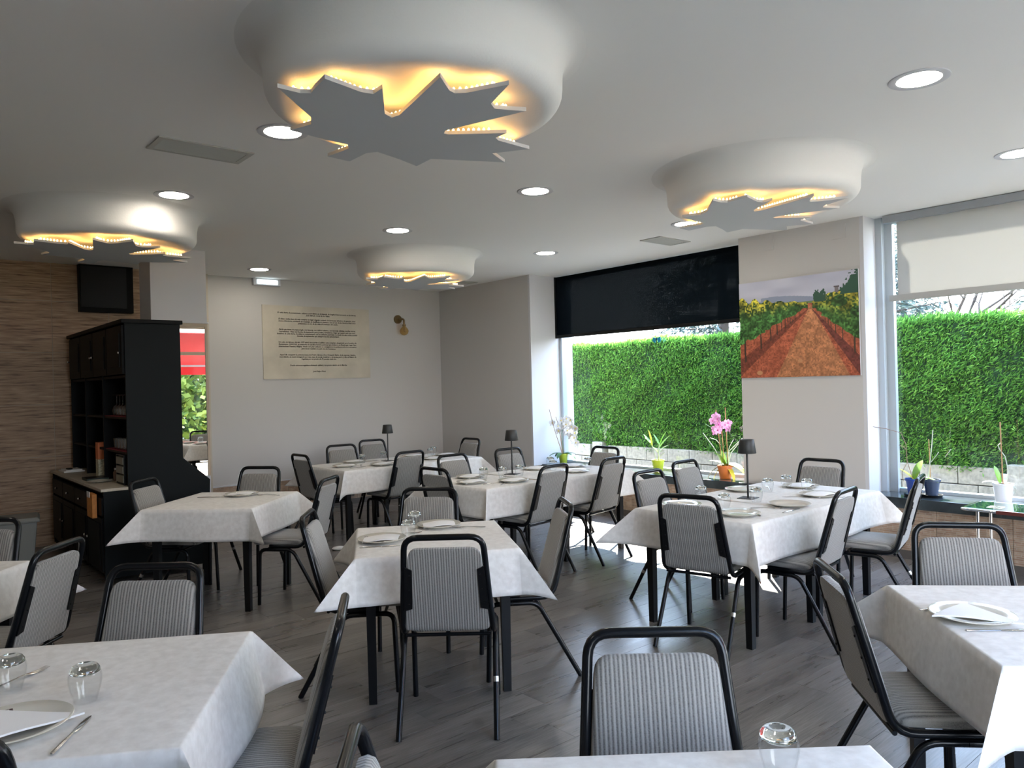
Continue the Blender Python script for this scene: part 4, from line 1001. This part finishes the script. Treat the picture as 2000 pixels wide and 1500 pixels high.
# small cordless table lamps
def tlamp(x, y, deg, lab, first=[None]):
    if first[0] is None:
        t = first[0] = empty('table_lamp', (x, y, TT), math.radians(deg)); tag(t, lab, 'table lamp', 'cordless table lamps')
        MB().box((-.058, -.058, 0), (.058, .058, .008)).build('base', M['lampshade'], t, bevel=.002)
        MB().lathe([(.007, .008), (.007, .325)], 12).build('pole', M['lampshade'], t, smooth=60)
        MB().lathe([(.062, .318), (.0635, .320), (.049, .413), (.047, .415), (.0, .415)], 36, cap0=False, cap1=False).lathe([(.060, .320), (.046, .411), (0, .412)], 36, cap0=False, cap1=False).build('lamp_shade', M['lampshade'], t, smooth=60)
    else: dup(first[0], (x, y, TT), math.radians(deg), lab)
tlamp(4.68, 2.97, 10, 'dark cordless table lamp on the table before the vineyard print')
tlamp(4.57, 5.38, 20, 'dark cordless table lamp on the middle long table')
tlamp(4.52, 7.50, 0, 'dark cordless table lamp on the farthest table under the text panel')

# ------------------------------------------------------------------ wall sconce
t = empty('wall_sconce', (5.91, 9.45, 2.58)); tag(t, 'brass elbow wall lamp with a clear globe bulb beside the text panel', 'wall lamp')
bk = MB(); bk.tube([(0, -.0, 0), (0, -.025, 0)], .062, 24).build('back_plate', M['brass'], t, smooth=50)
MB().tube(rounded([(0, -.02, 0), (.035, -.12, 0), (.035, -.12, -.09)], [.03]), [.014] * 7 + [.014], 12).tube([(.035, -.12, -.08), (.035, -.12, -.10)], .028, 16).build('arm', M['brass'], t, smooth=50)
MB().lathe([(.018, -.10), (.028, -.115), (.055, -.145), (.066, -.175), (.055, -.21), (.03, -.232), (0, -.238)], 24, (.035, -.12, 0)).build('globe_bulb', thin_glass('amber_glass', (.86, .72, .46), 1.8), t, smooth=60)
MB().tube([(.03, -.12, -.11), (.02, -.12, -.17), (.05, -.12, -.19), (.04, -.12, -.115)], .003, 6).build('filament', M['brass'], t)

# ------------------------------------------------------------------ black box high on the tiled wall, bin
t = empty('wall_box', (2.065, 9.40, 2.76)); tag(t, 'black square box high on the tiled wall under the ceiling', 'box')
MB().box((-.27, -.10, -.25), (.27, 0, .268)).build('box_body', M['blackwood'], t)
MB().box((-.255, -.106, -.20), (.20, -.099, .25)).build('front_panel', plain('dark_mesh', (.002, .0025, .004), .7, bump=.5, bscale=400), t)
t = empty('waste_bin', (1.0, 8.35, 0), math.radians(-8)); tag(t, 'grey plastic bin with a flat lid before the tiled wall', 'bin')
MB().rings([[(-a, -b_, z), (a, -b_, z), (a, b_, z), (-a, b_, z)] for a, b_, z in ((.17, .15, 0), (.21, .19, .45))]).build('bin_body', M['bin'], t, bevel=.02)
MB().rings([[(-a, -b_, z), (a, -b_, z), (a, b_, z), (-a, b_, z)] for a, b_, z in ((.228, .205, .445), (.232, .21, .465), (.21, .19, .49), (.19, .17, .487))]).build('lid', M['bin'], t, bevel=.008)

# ------------------------------------------------------------------ black dresser
DY0, DY1 = 7.0, 9.24
dr = empty('dresser', (1.49, DY0, 0)); tag(dr, 'tall black wooden dresser with open glass shelves and drawers', 'cabinet')
W = DY1 - DY0
def side_poly():
    return [(0, .06), (.84, .06), (.87, .81), (.64, 1.02), (.64, 2.20), (.19, 2.20), (.19, .80), (0, .80)]
def yprism(poly, y0, y1):
    n_ = len(poly); V = [(x, y0, z) for x, z in poly] + [(x, y1, z) for x, z in poly]
    return V, [tuple(range(n_)), tuple(range(n_, 2 * n_))[::-1]] + [(i, (i + 1) % n_, n_ + (i + 1) % n_, n_ + i) for i in range(n_)]
MB().add(*yprism(side_poly(), 0, .025)).build('side_panel', plain('dark_slate_paint', (.0022, .0040, .0050), .6, spec=.15), dr)
MB().add(*yprism(side_poly(), W - .025, W)).build('side_panel', MATS['dark_slate_paint'], dr)
MB().box((.82, .025, .06), (.84, W - .025, .80)).box((.62, .025, .80), (.64, W - .025, 2.2)).build('back_panel', M['blackwood'], dr)
MB().box((.02, .025, .08), (.82, W - .025, .11)).box((.02, .025, .50), (.05, W - .025, .54)).box((.04, .025, .745), (.82, W - .025, .79)).build('carcass', M['blackwood'], dr)
MB().box((-.02, -.005, .79), (.188, W, .812)).box((.188, .026, .79), (.62, W - .026, .812)).build('counter_top', M['counter'], dr)
MB().box((.16, -.02, 2.20), (.66, W + .02, 2.235)).build('cornice', M['blackwood'], dr, bevel=.006)
for z in (1.40, 1.10, 1.76):
    MB().box((.20, .025, z - .02), (.62, W - .025, z)).build('shelf', M['blackwood'], dr)
for z in (1.40, 1.10): tag(MB().box((.195, .03, z), (.60, .80, z + .004)).build('shelf_liner', M['red'], dr), 'dark red shelf liner')
for yv in (.82, 1.55): MB().box((.19, yv, .81), (.62, yv + .02, 2.2)).build('divider', M['blackwood'], dr)
for k in range(4):
    a, b_ = .03 + k * .545, .03 + (k + 1) * .545 - .015
    d = MB().box((-.012, a, .585), (.02, b_, .735)).build('drawer', M['blackwood'], dr, bevel=.004)
    MB().lathe([(.004, 0), (.007, .012), (.011, .018), (.008, .026), (0, .028)], 10).build('knob', M['chrome'], d).matrix_local = Matrix.Translation((-.010, (a + b_) / 2, .655)) @ Matrix.Rotation(-PI / 2, 4, 'Y')
    d = MB().box((-.012, a, .12), (.02, b_, .565)).box((-.02, a + .06, .17), (-.012, b_ - .06, .52)).build('door', M['blackwood'], dr)
    MB().lathe([(.004, 0), (.009, .012), (.013, .018), (.009, .026), (0, .028)], 10).build('knob', M['chrome'], d).matrix_local = Matrix.Translation((-.010, (a + .05) if k % 2 else (b_ - .05), .36)) @ Matrix.Rotation(-PI / 2, 4, 'Y')
for k in range(4):
    a, b_ = .03 + k * .545, .03 + (k + 1) * .545 - .015
    d = MB().box((.172, a, 1.77), (.195, b_, 2.185)).box((.164, a + .06, 1.83), (.172, b_ - .06, 2.12)).build('door', M['blackwood'], dr)
    MB().lathe([(.004, 0), (.007, .012), (.012, .018), (.008, .026), (0, .028)], 10).build('knob', M['chrome'], d).matrix_local = Matrix.Translation((.172, (a + .03) if k % 2 == 0 else (b_ - .03), 1.95)) @ Matrix.Rotation(-PI / 2, 4, 'Y')
for (a, b_) in ((.01, .02), (.01, W - .05), (.80, .02), (.80, W - .05)): MB().box((a, b_, 0), (a + .03, b_ + .03, .062)).build('foot', M['blackwood'], dr)
ox = 1.49
def dput(name, x, y, z, lab, cat, group=None):
    t = empty(name, (ox + x, DY0 + y, z)); return tag(t, lab, cat, group)
wg = None
spots = [(.26 + .095 * i, .09 + .105 * j) for j in range(6) for i in range(3)]
for k, (x, y) in enumerate(spots):
    row_ = ['front', 'middle', 'back'][k % 3]; lab = 'stemmed glass upside down on the upper red shelf, %s row' % row_
    if wg is None:
        wg = dput('wine_glass', x, y, 1.404, lab, 'glass', 'upside-down stemmed glasses on the upper dresser shelf')
        MB().lathe([(.030, 0), (.037, .03), (.038, .055), (.028, .085), (.006, .10), (.004, .108)], 16, cap0=False, cap1=False).build('bowl', M['shelfglass'], wg, smooth=60)
        MB().lathe([(.004, .105), (.004, .175), (.008, .182), (.033, .187), (.033, .189)], 16).build('stem', M['shelfglass'], wg, smooth=60)
    else: dup(wg, (ox + x, DY0 + y, 1.404), 0, lab)
tg = None
for k, (x, y) in enumerate(spots):
    row_ = ['front', 'middle', 'back'][k % 3]; lab = 'small tumbler on the lower red shelf, %s row' % row_
    if tg is None:
        tg = dput('shelf_tumbler', x, y, 1.104, lab, 'glass', 'small tumblers on the lower dresser shelf')
        MB().lathe([(.028, 0), (.034, .06), (.036, .095)], 16, cap0=True, cap1=False).build('glass_wall', M['shelfglass'], tg, smooth=60)
        MB().lathe([(.028, 0), (.03, .014)], 16).build('thick_base', M['shelfglass'], tg)
    else: dup(tg, (ox + x, DY0 + y, 1.104), 0, lab)
t = dput('drawer_tower', .34, .26, .812, 'small black desktop tower with three pale drawer trays', 'organiser')
MB().box((-.15, -.13, 0), (.15, .13, .012)).box((-.15, -.13, .25), (.15, .13, .262)).box((-.15, -.13, .012), (.15, -.118, .25)).box((-.15, .118, .012), (.15, .13, .25)).box((.14, -.118, .012), (.15, .118, .25)).build('tower_frame', M['blackmetal'], t)
for k in range(3): MB().box((-.156, -.112, .02 + k * .078), (.13, .112, .082 + k * .078)).build('tray', plain('dim_tray', (.20, .19, .15), .5), t)
t = dput('side_plate', .10, .62, .812, 'small white plate with green rim on the dresser counter', 'plate')
MB().lathe([(.05, 0), (.06, .003), (.105, .012), (.103, .014), (.06, .006), (0, .005)], 28).build('plate_body', M['plate'], t, smooth=50)
t = dput('folded_cloth', .12, 1.95, .812, 'pale folded cloth at the far end of the dresser counter', 'cloth')
MB().box((-.09, -.14, 0), (.10, .16, .016)).build('cloth_layer', M['napkin'], t, bevel=.006)
MB().box((-.07, -.12, .016), (.08, .13, .026)).build('cloth_layer', M['napkin'], t, bevel=.004)
t = dput('sunglasses', .10, 1.93, .838, 'small dark object lying on the folded cloth', 'glasses')
MB().lathe([(.025, 0), (.027, .006), (.02, .01)], 12, (0, -.03, 0)).lathe([(.025, 0), (.027, .006), (.02, .01)], 12, (0, .03, 0)).tube([(0, -.01, .006), (0, .01, .006)], .003, 6).build('frame', M['blackmetal'], t)
t = dput('bottle_box', .23, 1.10, .812, 'tall narrow orange and cream box standing in the dresser', 'box')
MB().box((-.045, -.05, 0), (.045, .05, .17)).build('lower_half', plain('cream_print', (.45, .42, .30), .6, noise=.5, nscale=70), t)
MB().box((-.045, -.05, .17), (.045, .05, .33)).build('upper_half', plain('orange_card', (.62, .17, .06), .6), t)
t = dput('ornament', .30, 1.36, .812, 'small red and white figure ornament behind the orange box', 'ornament')
MB().lathe([(.04, 0), (.045, .04), (.03, .12), (.018, .16)], 14).build('body', plain('dark_red', (.25, .03, .03), .6, noise=.6, nscale=60), t, smooth=60)
MB().lathe([(.01, .155), (.03, .18), (.03, .20), (.012, .222)], 14).build('head', M['napkin'], t, smooth=60)
MB().lathe([(.036, .215), (.03, .235), (.0, .27)], 14).build('cap', plain('bright_red', (.45, .02, .02), .6), t, smooth=60)
t = dput('glass_jar', .25, .60, .812, 'small glass jar beside the drawer tower on the dresser', 'jar')
MB().lathe([(.035, 0), (.04, .01), (.04, .08), (.03, .09), (.03, .10)], 16).build('jar_body', plain('jar_brown', (.12, .07, .05), .2), t, smooth=60)
MB().lathe([(.032, .10), (.032, .118), (0, .12)], 16).build('jar_lid', M['steel'], t)
t = dput('menu_pile', .12, .86, .812, 'dark flat stack of order pads on the dresser counter', 'papers')
for k in range(3): MB().box((-.09, -.12 + k * .01, k * .008), (.09, .11 + k * .005, k * .008 + .007)).build('pad', M['blackmetal'] if k != 1 else plain('green_pad', (.05, .09, .06), .6), t)
t = empty('orange_folder', (ox - .05, DY0 + .25, .56)); tag(t, 'orange card hanging on the front of the nearest drawer', 'folder')
MB().box((-.006, -.10, 0), (.03, .10, .20)).build('card', plain('orange_brown', (.50, .19, .035), .6, noise=.2, nscale=30), t)
MB().box((-.010, -.02, .165), (-.006, .08, .215)).build('note', M['napkin'], t)

# ------------------------------------------------------------------ console table with glass top at the right
t = empty('console_table', (6.56, 1.62, 0)); tag(t, 'low side table with dark glass top and chrome legs at the sill', 'side table')
MB().box((-.20, -.62, .560), (.20, .56, .572)).build('glass_top', plain('dark_glass_top', (.01, .03, .024), .04, coat=1), t, bevel=.005)
rim = rounded([(0, -.64, .561), (-.215, -.64, .561), (-.215, .575, .561), (.215, .575, .561), (.215, -.64, .561), (0, -.64, .561)], [.05] * 4)
MB().tube([tuple(p) for p in rim], .011, 8).build('rim_tube', M['chrome'], t, smooth=60)
MB().box((-.229, -.40, .548), (-.218, .33, .574)).build('edge_strip', plain('dark_red_wood', (.09, .02, .015), .4), t)
for (a, b_) in ((-.14, .48), (.14, .48), (-.14, -.55), (.14, -.55)): MB().lathe([(.013, 0), (.013, .552)], 12, (a, b_, 0)).build('leg', M['chrome'], t, smooth=60)
o = MB().box((-.05, -.05, 0), (.05, .05, .0015)).box((-.035, -.035, .0015), (-.005, .035, .003), 1).box((.008, -.035, .0015), (.035, .02, .003), 1).build('coaster', [plain('coaster_grey', (.35, .42, .38), .4), MATS['dark_glass_top']])
o.location = (6.50, 2.0, .5725); tag(o, 'small pale square card on the dark glass side table', 'card')

# ------------------------------------------------------------------ plants on the sill
SZ = .53
G1 = plain('leaf_green', (.16, .34, .03), .4); G2 = plain('leaf_yellow', (.55, .48, .04), .45); G3 = plain('leaf_dark', (.05, .13, .04), .4)
STK = plain('stake', (.35, .20, .10), .8); ROOT = plain('aerial_root', (.42, .46, .38), .8)
def leaf(c, az, el_, L, Wd, droop, up=None, n_=8):
    """arched strap leaf with a fold along the middle, thin solid"""
    d = Vector((math.cos(az), math.sin(az), 0)); s = Vector((-d.y, d.x, 0)); V = []; c = Vector(c); p = c.copy(); e_ = el_
    for i in range(n_ + 1):
        t_ = i / n_; wv = Wd * math.sin(PI * min(.97, .12 + .85 * t_)) ** .7 * (1 if t_ < .98 else .3)
        V += [tuple(p + s * wv + Vector((0, 0, .25 * wv))), tuple(p), tuple(p - s * wv + Vector((0, 0, .25 * wv)))]
        e_ -= droop / n_; p = p + (d * math.cos(e_) + Vector((0, 0, math.sin(e_)))) * (L / n_)
    V += [(a, b_, z - .0015) for a, b_, z in V]; N_ = 3 * (n_ + 1); F = []
    for i in range(n_):
        a = i * 3
        F += [(a, a + 1, a + 4, a + 3), (a + 1, a + 2, a + 5, a + 4), (N_ + a + 3, N_ + a + 4, N_ + a + 1, N_ + a), (N_ + a + 4, N_ + a + 5, N_ + a + 2, N_ + a + 1), (a, a + 3, N_ + a + 3, N_ + a), (a + 5, a + 2, N_ + a + 2, N_ + a + 5)]
    e2 = n_ * 3; F += [(0, N_, N_ + 1, 1), (1, N_ + 1, N_ + 2, 2), (e2 + 1, N_ + e2 + 1, N_ + e2, e2), (e2 + 2, N_ + e2 + 2, N_ + e2 + 1, e2 + 1)]
    return V, F
def add_leaf(t, c, az, el_, L, Wd, droop, mat): 
    return MB().add(*leaf(c, math.radians(az), el_, L, Wd, droop)).build('leaf', mat, t, smooth=60)
def pot(t, r0, r1, h, mat, rim=.004):
    MB().lathe([(r0 * .9, 0), (r0, .004), (r1, h - .018), (r1 + rim, h - .016), (r1 + rim, h), (r1 - .006, h), (r1 - .008, h - .02)], 32, cap1=True).build('pot', mat, t, smooth=45)
    MB().lathe([(r1 - .009, h - .018), (r1 * .5, h - .006), (0, h - .002)], 20, cap0=False, cap1=False).build('bark_mix', M['soil'], t)
def flower(t, c, r, mat, cm, nrm=Vector((-1, -.5, 0))):
    nrm = nrm.normalized(); s = nrm.cross(Vector((0, 0, 1))).normalized(); u = s.cross(nrm).normalized(); c = Vector(c)
    mb = MB()
    for k in range(5):
        a = k * 2 * PI / 5 + PI / 2; wd = .62 if k in (1, 4) else .42
        dr_ = s * math.cos(a) + u * math.sin(a); sd = -s * math.sin(a) + u * math.cos(a); pts = []
        outline = [(0, 0), (.35, -wd * .75), (.7, -wd), (1, -wd * .4), (1.04, 0), (1, wd * .4), (.7, wd), (.35, wd * .75)]
        f_ = [c + dr_ * (r * x) + sd * (r * y_ * .8) + nrm * (r * .22 * x * x + .002 * (k % 2)) for x, y_ in outline]
        b_ = [p - nrm * .0018 for p in f_]; n_ = len(outline)
        mb.add(f_ + b_, [tuple(range(n_)), tuple(range(n_, 2 * n_))[::-1]] + [(i, (i + 1) % n_, n_ + (i + 1) % n_, n_ + i) for i in range(n_)])
    f = mb.build('flower', mat, t)
    MB().lathe([(r * .1, -.004), (r * .2, .004), (r * .12, .012), (0, .016)], 8).build('flower_centre', cm, f).matrix_local = Matrix.Translation(c) @ nrm.to_track_quat('Z', 'Y').to_matrix().to_4x4()
WP = plain('white_petal', (.80, .80, .82), .5); PP = plain('pink_petal', (.68, .36, .60), .5, noise=.35, nscale=60); PC = plain('magenta_lip', (.5, .06, .28), .5); YC = plain('yellow_lip', (.7, .55, .1), .5)
# white orchid, lime pot
t = empty('white_orchid', (6.97, 7.16, SZ)); tag(t, 'white orchid in a small lime pot on the left end of the sill', 'potted plant')
pot(t, .045, .062, .14, plain('lime_pot', (.42, .55, .05), .3))
for az, e_, L, dr_ in ((150, .5, .22, 1.2), (200, .5, .20, 1.3), (290, .4, .2, 1.3), (330, .5, .18, 1.0), (90, .4, .17, 1.2)): add_leaf(t, (0, 0, .13), az, e_, L, .034, dr_, G3)
MB().tube([(0, .01, .12), (-.05, .10, .45), (-.08, .16, .72)], .004, 6).tube([(0, 0, .12), (-.02, .05, .5), (-.03, .09, .62)], .004, 6).build('stake', STK, t)
st = [Vector((.0, -.01, .12)), Vector((.0, .02, .40)), Vector((-.02, -.06, .58)), Vector((-.05, -.20, .60)), Vector((-.07, -.30, .48)), Vector((-.08, -.34, .34))]
MB().tube([tuple(p) for p in st], .0035, 6).build('flower_stem', G3, t)
for k, (y_, z_) in enumerate(((.03, .50), (.0, .44), (-.07, .58), (-.13, .60), (-.10, .50), (-.16, .53), (-.20, .58), (-.24, .50), (-.18, .45), (-.27, .42), (-.22, .38), (-.30, .36), (-.25, .32), (-.31, .48), (-.33, .30), (.14, .54), (-.14, .42))):
    flower(t, (-.05 - .02 * (k % 3), y_, z_), .046, WP, YC, Vector((-1, -.6 + .4 * math.sin(k * 2.1), .2 * math.cos(k * 1.7))))
# lime plant
t = empty('lime_pot_plant', (6.98, 5.60, SZ)); tag(t, 'small leafy plant in a wide lime green pot on the sill', 'potted plant')
pot(t, .052, .072, .15, plain('lime_pot_bright', (.50, .62, .03), .3))
MB().tube([(0, .02, .14), (.0, .06, .26), (.0, .10, .34)], .006, 6).tube([(0, -.01, .14), (-.01, -.02, .28), (0, -.03, .34)], .008, 6).tube([(0, 0, .14), (0, -.04, .2), (0, -.10, .24)], .004, 6).build('stem', ROOT, t)
for c, az, e_, L, W_, mt in (((0, .10, .32), 90, 1.0, .16, .02, G1), ((0, .08, .30), 100, 1.5, .20, .022, G2), ((0, .09, .33), 80, .7, .13, .018, G1), ((0, -.03, .30), -90, .9, .22, .018, G1), ((0, -.03, .26), -95, .6, .18, .018, G1), ((0, -.03, .30), 90, 1.2, .17, .018, G1), ((0, -.03, .33), -80, 1.2, .18, .016, G1), ((0, -.02, .22), 100, .9, .12, .02, G1)):
    add_leaf(t, c, az, e_, L, W_, .3, mt)
# pink orchid, orange pot
t = empty('pink_orchid', (6.98, 4.70, SZ)); tag(t, 'pink orchid in an orange pot on the sill before the hedge', 'potted plant')
pot(t, .058, .078, .145, plain('orange_pot', (.55, .15, .03), .35))
for az, e_, L, W_, dr_, mt in ((90, .35, .22, .036, .4, G1), (-90, .35, .25, .045, 1.0, G1), (-80, .1, .25, .04, .9, G2), (110, -.2, .26, .04, .9, ROOT), (-100, -.3, .24, .03, 1.2, G2), (130, -.5, .22, .03, .8, G2), (180, .9, .20, .03, .3, G1), (60, 1.2, .16, .03, .2, G1)):
    add_leaf(t, (0, 0, .15), az, e_, L, W_, dr_, mt)
for pts in ([(0, .03, .13), (-.01, .06, .45), (-.01, .09, .74)], [(0, .01, .13), (0, .02, .4), (0, .04, .62)], [(0, -.04, .13), (-.01, -.035, .45), (0, -.02, .76)]): MB().tube(pts, .0045, 6).build('stake', STK, t)
MB().tube([(0, .01, .13), (0, .05, .45), (0, .07, .6)], .004, 6).tube([(0, -.03, .14), (0, -.03, .4), (0, -.04, .52)], .004, 6).tube([(0, .03, .43), (0, -.03, .53), (0, -.04, .55)], .003, 6).tube([(0, .05, .5), (0, .16, .54), (0, .24, .58)], .003, 6).tube([(0, -.06, .56), (0, -.12, .6), (0, -.17, .62)], .003, 6).build('flower_stem', G3, t)
rt = MB()
for pts in ([(0, .03, .15), (-.02, .12, .33), (0, .27, .48)], [(0, .03, .15), (-.02, .10, .30), (0, .22, .42)], [(0, -.04, .15), (-.02, -.07, .30), (0, -.22, .44)], [(0, -.04, .15), (0, -.08, .28), (0, -.17, .38)], [(0, -.02, .2), (0, -.06, .34), (0, -.11, .42)], [(0, .05, .36), (0, .10, .41), (0, .18, .43)]): rt.tube(pts, .004, 6)
rt.build('aerial_roots', ROOT, t)
for k, (y_, z_, r_) in enumerate(((.075, .66, .05), (.05, .64, .045), (.10, .62, .045), (.04, .58, .045), (.07, .53, .05), (.04, .52, .045), (.09, .50, .04), (-.05, .58, .052), (-.09, .60, .042), (-.07, .54, .04))):
    flower(t, (-.03 - .012 * (k % 3), y_, z_), r_, PP, PC, Vector((-1, -.5 + .5 * math.sin(k * 2.3), .25 * math.cos(k * 1.9))))
# blue pots
BP = plain('blue_pot', (.02, .06, .30), .35); NP = plain('navy_pot', (.03, .05, .10), .4)
for (x, y_, h, r_, mt, lb) in ((6.96, 2.77, .155, .068, BP, 'orchid with yellow leaf in a bright blue pot on the sill'), (7.01, 2.645, .155, .066, NP, 'dry orchid in a dark navy pot right behind the bright blue pot')):
    t = empty('potted_orchid', (x, y_, SZ)); tag(t, lb, 'potted plant', 'orchids in blue pots')
    MB().lathe([(.075, 0), (.08, .004), (.085, .022), (.08, .022), (.07, .008), (0, .008)], 28).build('saucer', M['blackmetal'], t, smooth=50)
    P_ = MB().lathe([(r_ * .72, .012), (r_ * .95, h - .02), (r_ * 1.08, h - .018), (r_ * 1.08, h), (r_ * .95, h), (r_ * .93, h - .02)], 32).build('pot', mt, t, smooth=45)
    MB().lathe([(r_ * .9, h - .018), (0, h - .006)], 20, cap0=False).build('bark_mix', M['soil'], t)
    if mt is BP:
        for az, e_, L, W_, dr_, mt2 in ((95, .8, .15, .03, .3, G2), (-30, 1.3, .19, .045, .4, G1), (-85, .5, .2, .032, 1.0, G1), (-70, .2, .15, .03, .6, G1)): add_leaf(t, (0, 0, h - .01), az, e_, L, W_, dr_, mt2)
        MB().tube([(0, .01, h), (-.01, .05, .30), (0, .06, .45), (0, .10, .55), (-.02, .22, .585), (-.02, .34, .60), (-.03, .40, .55), (-.03, .42, .52), (-.03, .37, .495)], .0028, 6).tube([(0, .06, .40), (0, .08, .43), (0, .12, .44)], .003, 6).tube([(0, .05, .30), (0, .10, .2), (0, .09, .12)], .0025, 6).build('dry_stem', plain('dry_stem', (.30, .20, .15), .9), t)
    else:
        MB().tube([(-.02, .02, h), (-.01, .0, .35), (0, -.01, .46), (0, -.02, .58)], .004, 6).tube([(-.01, 0, .3), (0, -.05, .37), (0, -.06, .39)], .0035, 6).tube([(0, -.11, .35), (0, -.16, .42)], .003, 6).build('dry_stem', ROOT, t)
        MB().tube([(0, .01, h), (0, .015, .50)], .004, 6).build('stake', STK, t)
# white pot
t = empty('potted_orchid', (7.0, 2.10, SZ)); tag(t, 'leafless orchid with stake in a white pot behind the glass side table', 'potted plant')
pot(t, .055, .072, .165, plain('white_pot', (.80, .80, .86), .35))
MB().tube([(0, .0, .14), (0, .01, .66)], .0045, 6).build('stake', STK, t)
MB().tube([(0, -.02, .16), (0, -.04, .26), (0, -.02, .38), (0, .02, .44), (0, .03, .47), (0, .01, .49)], .004, 6).tube([(0, -.05, .17), (0, -.09, .13), (0, -.08, .09)], .003, 6).build('dry_stem', ROOT, t)
add_leaf(t, (0, .02, .16), 70, 1.4, .15, .028, .3, G1); add_leaf(t, (0, .02, .16), 120, .4, .13, .028, .6, WP)
# sticker bird on the pane
t = empty('window_ornament', (7.16, 5.72, 2.08)); tag(t, 'small blue glass butterfly hanging before the left window pane', 'ornament')
for k, (sx2, sz2) in enumerate(((.035, .0), (-.035, .0))):
    MB().add([(0, 0, .02), (0, sx2 * 1.6, .035), (0, sx2 * 1.8, -.01), (0, sx2 * .7, -.035), (.004, 0, .02), (.004, sx2 * 1.6, .035), (.004, sx2 * 1.8, -.01), (.004, sx2 * .7, -.035)], [(0, 1, 2, 3), (7, 6, 5, 4), (0, 4, 5, 1), (1, 5, 6, 2), (2, 6, 7, 3), (3, 7, 4, 0)]).build('wing', plain('cyan_glass', (.02, .30, .55), .3), t)
MB().tube([(0, 0, -.03), (0, 0, .03)], .006, 6).tube([(0, 0, .03), (0, 0, .075)], .0015, 5).build('body', M['blackmetal'], t)
# crumpled napkin on the floor far away, under the farthest table
o = MB().rings([[(a * math.cos(q) * (1 + .2 * math.sin(3 * q + z * 90)), a * .5 * math.sin(q), z) for q in [i * PI / 6 for i in range(12)]] for a, z in ((.07, 0), (.09, .012), (.06, .03), (.02, .036))]).build('crumpled_napkin', M['napkin'], smooth=80)
o.location = (3.55, 6.85, .001); o.rotation_euler = (0, 0, -.7); tag(o, 'crumpled white paper lying on the floor near the wall', 'napkin')
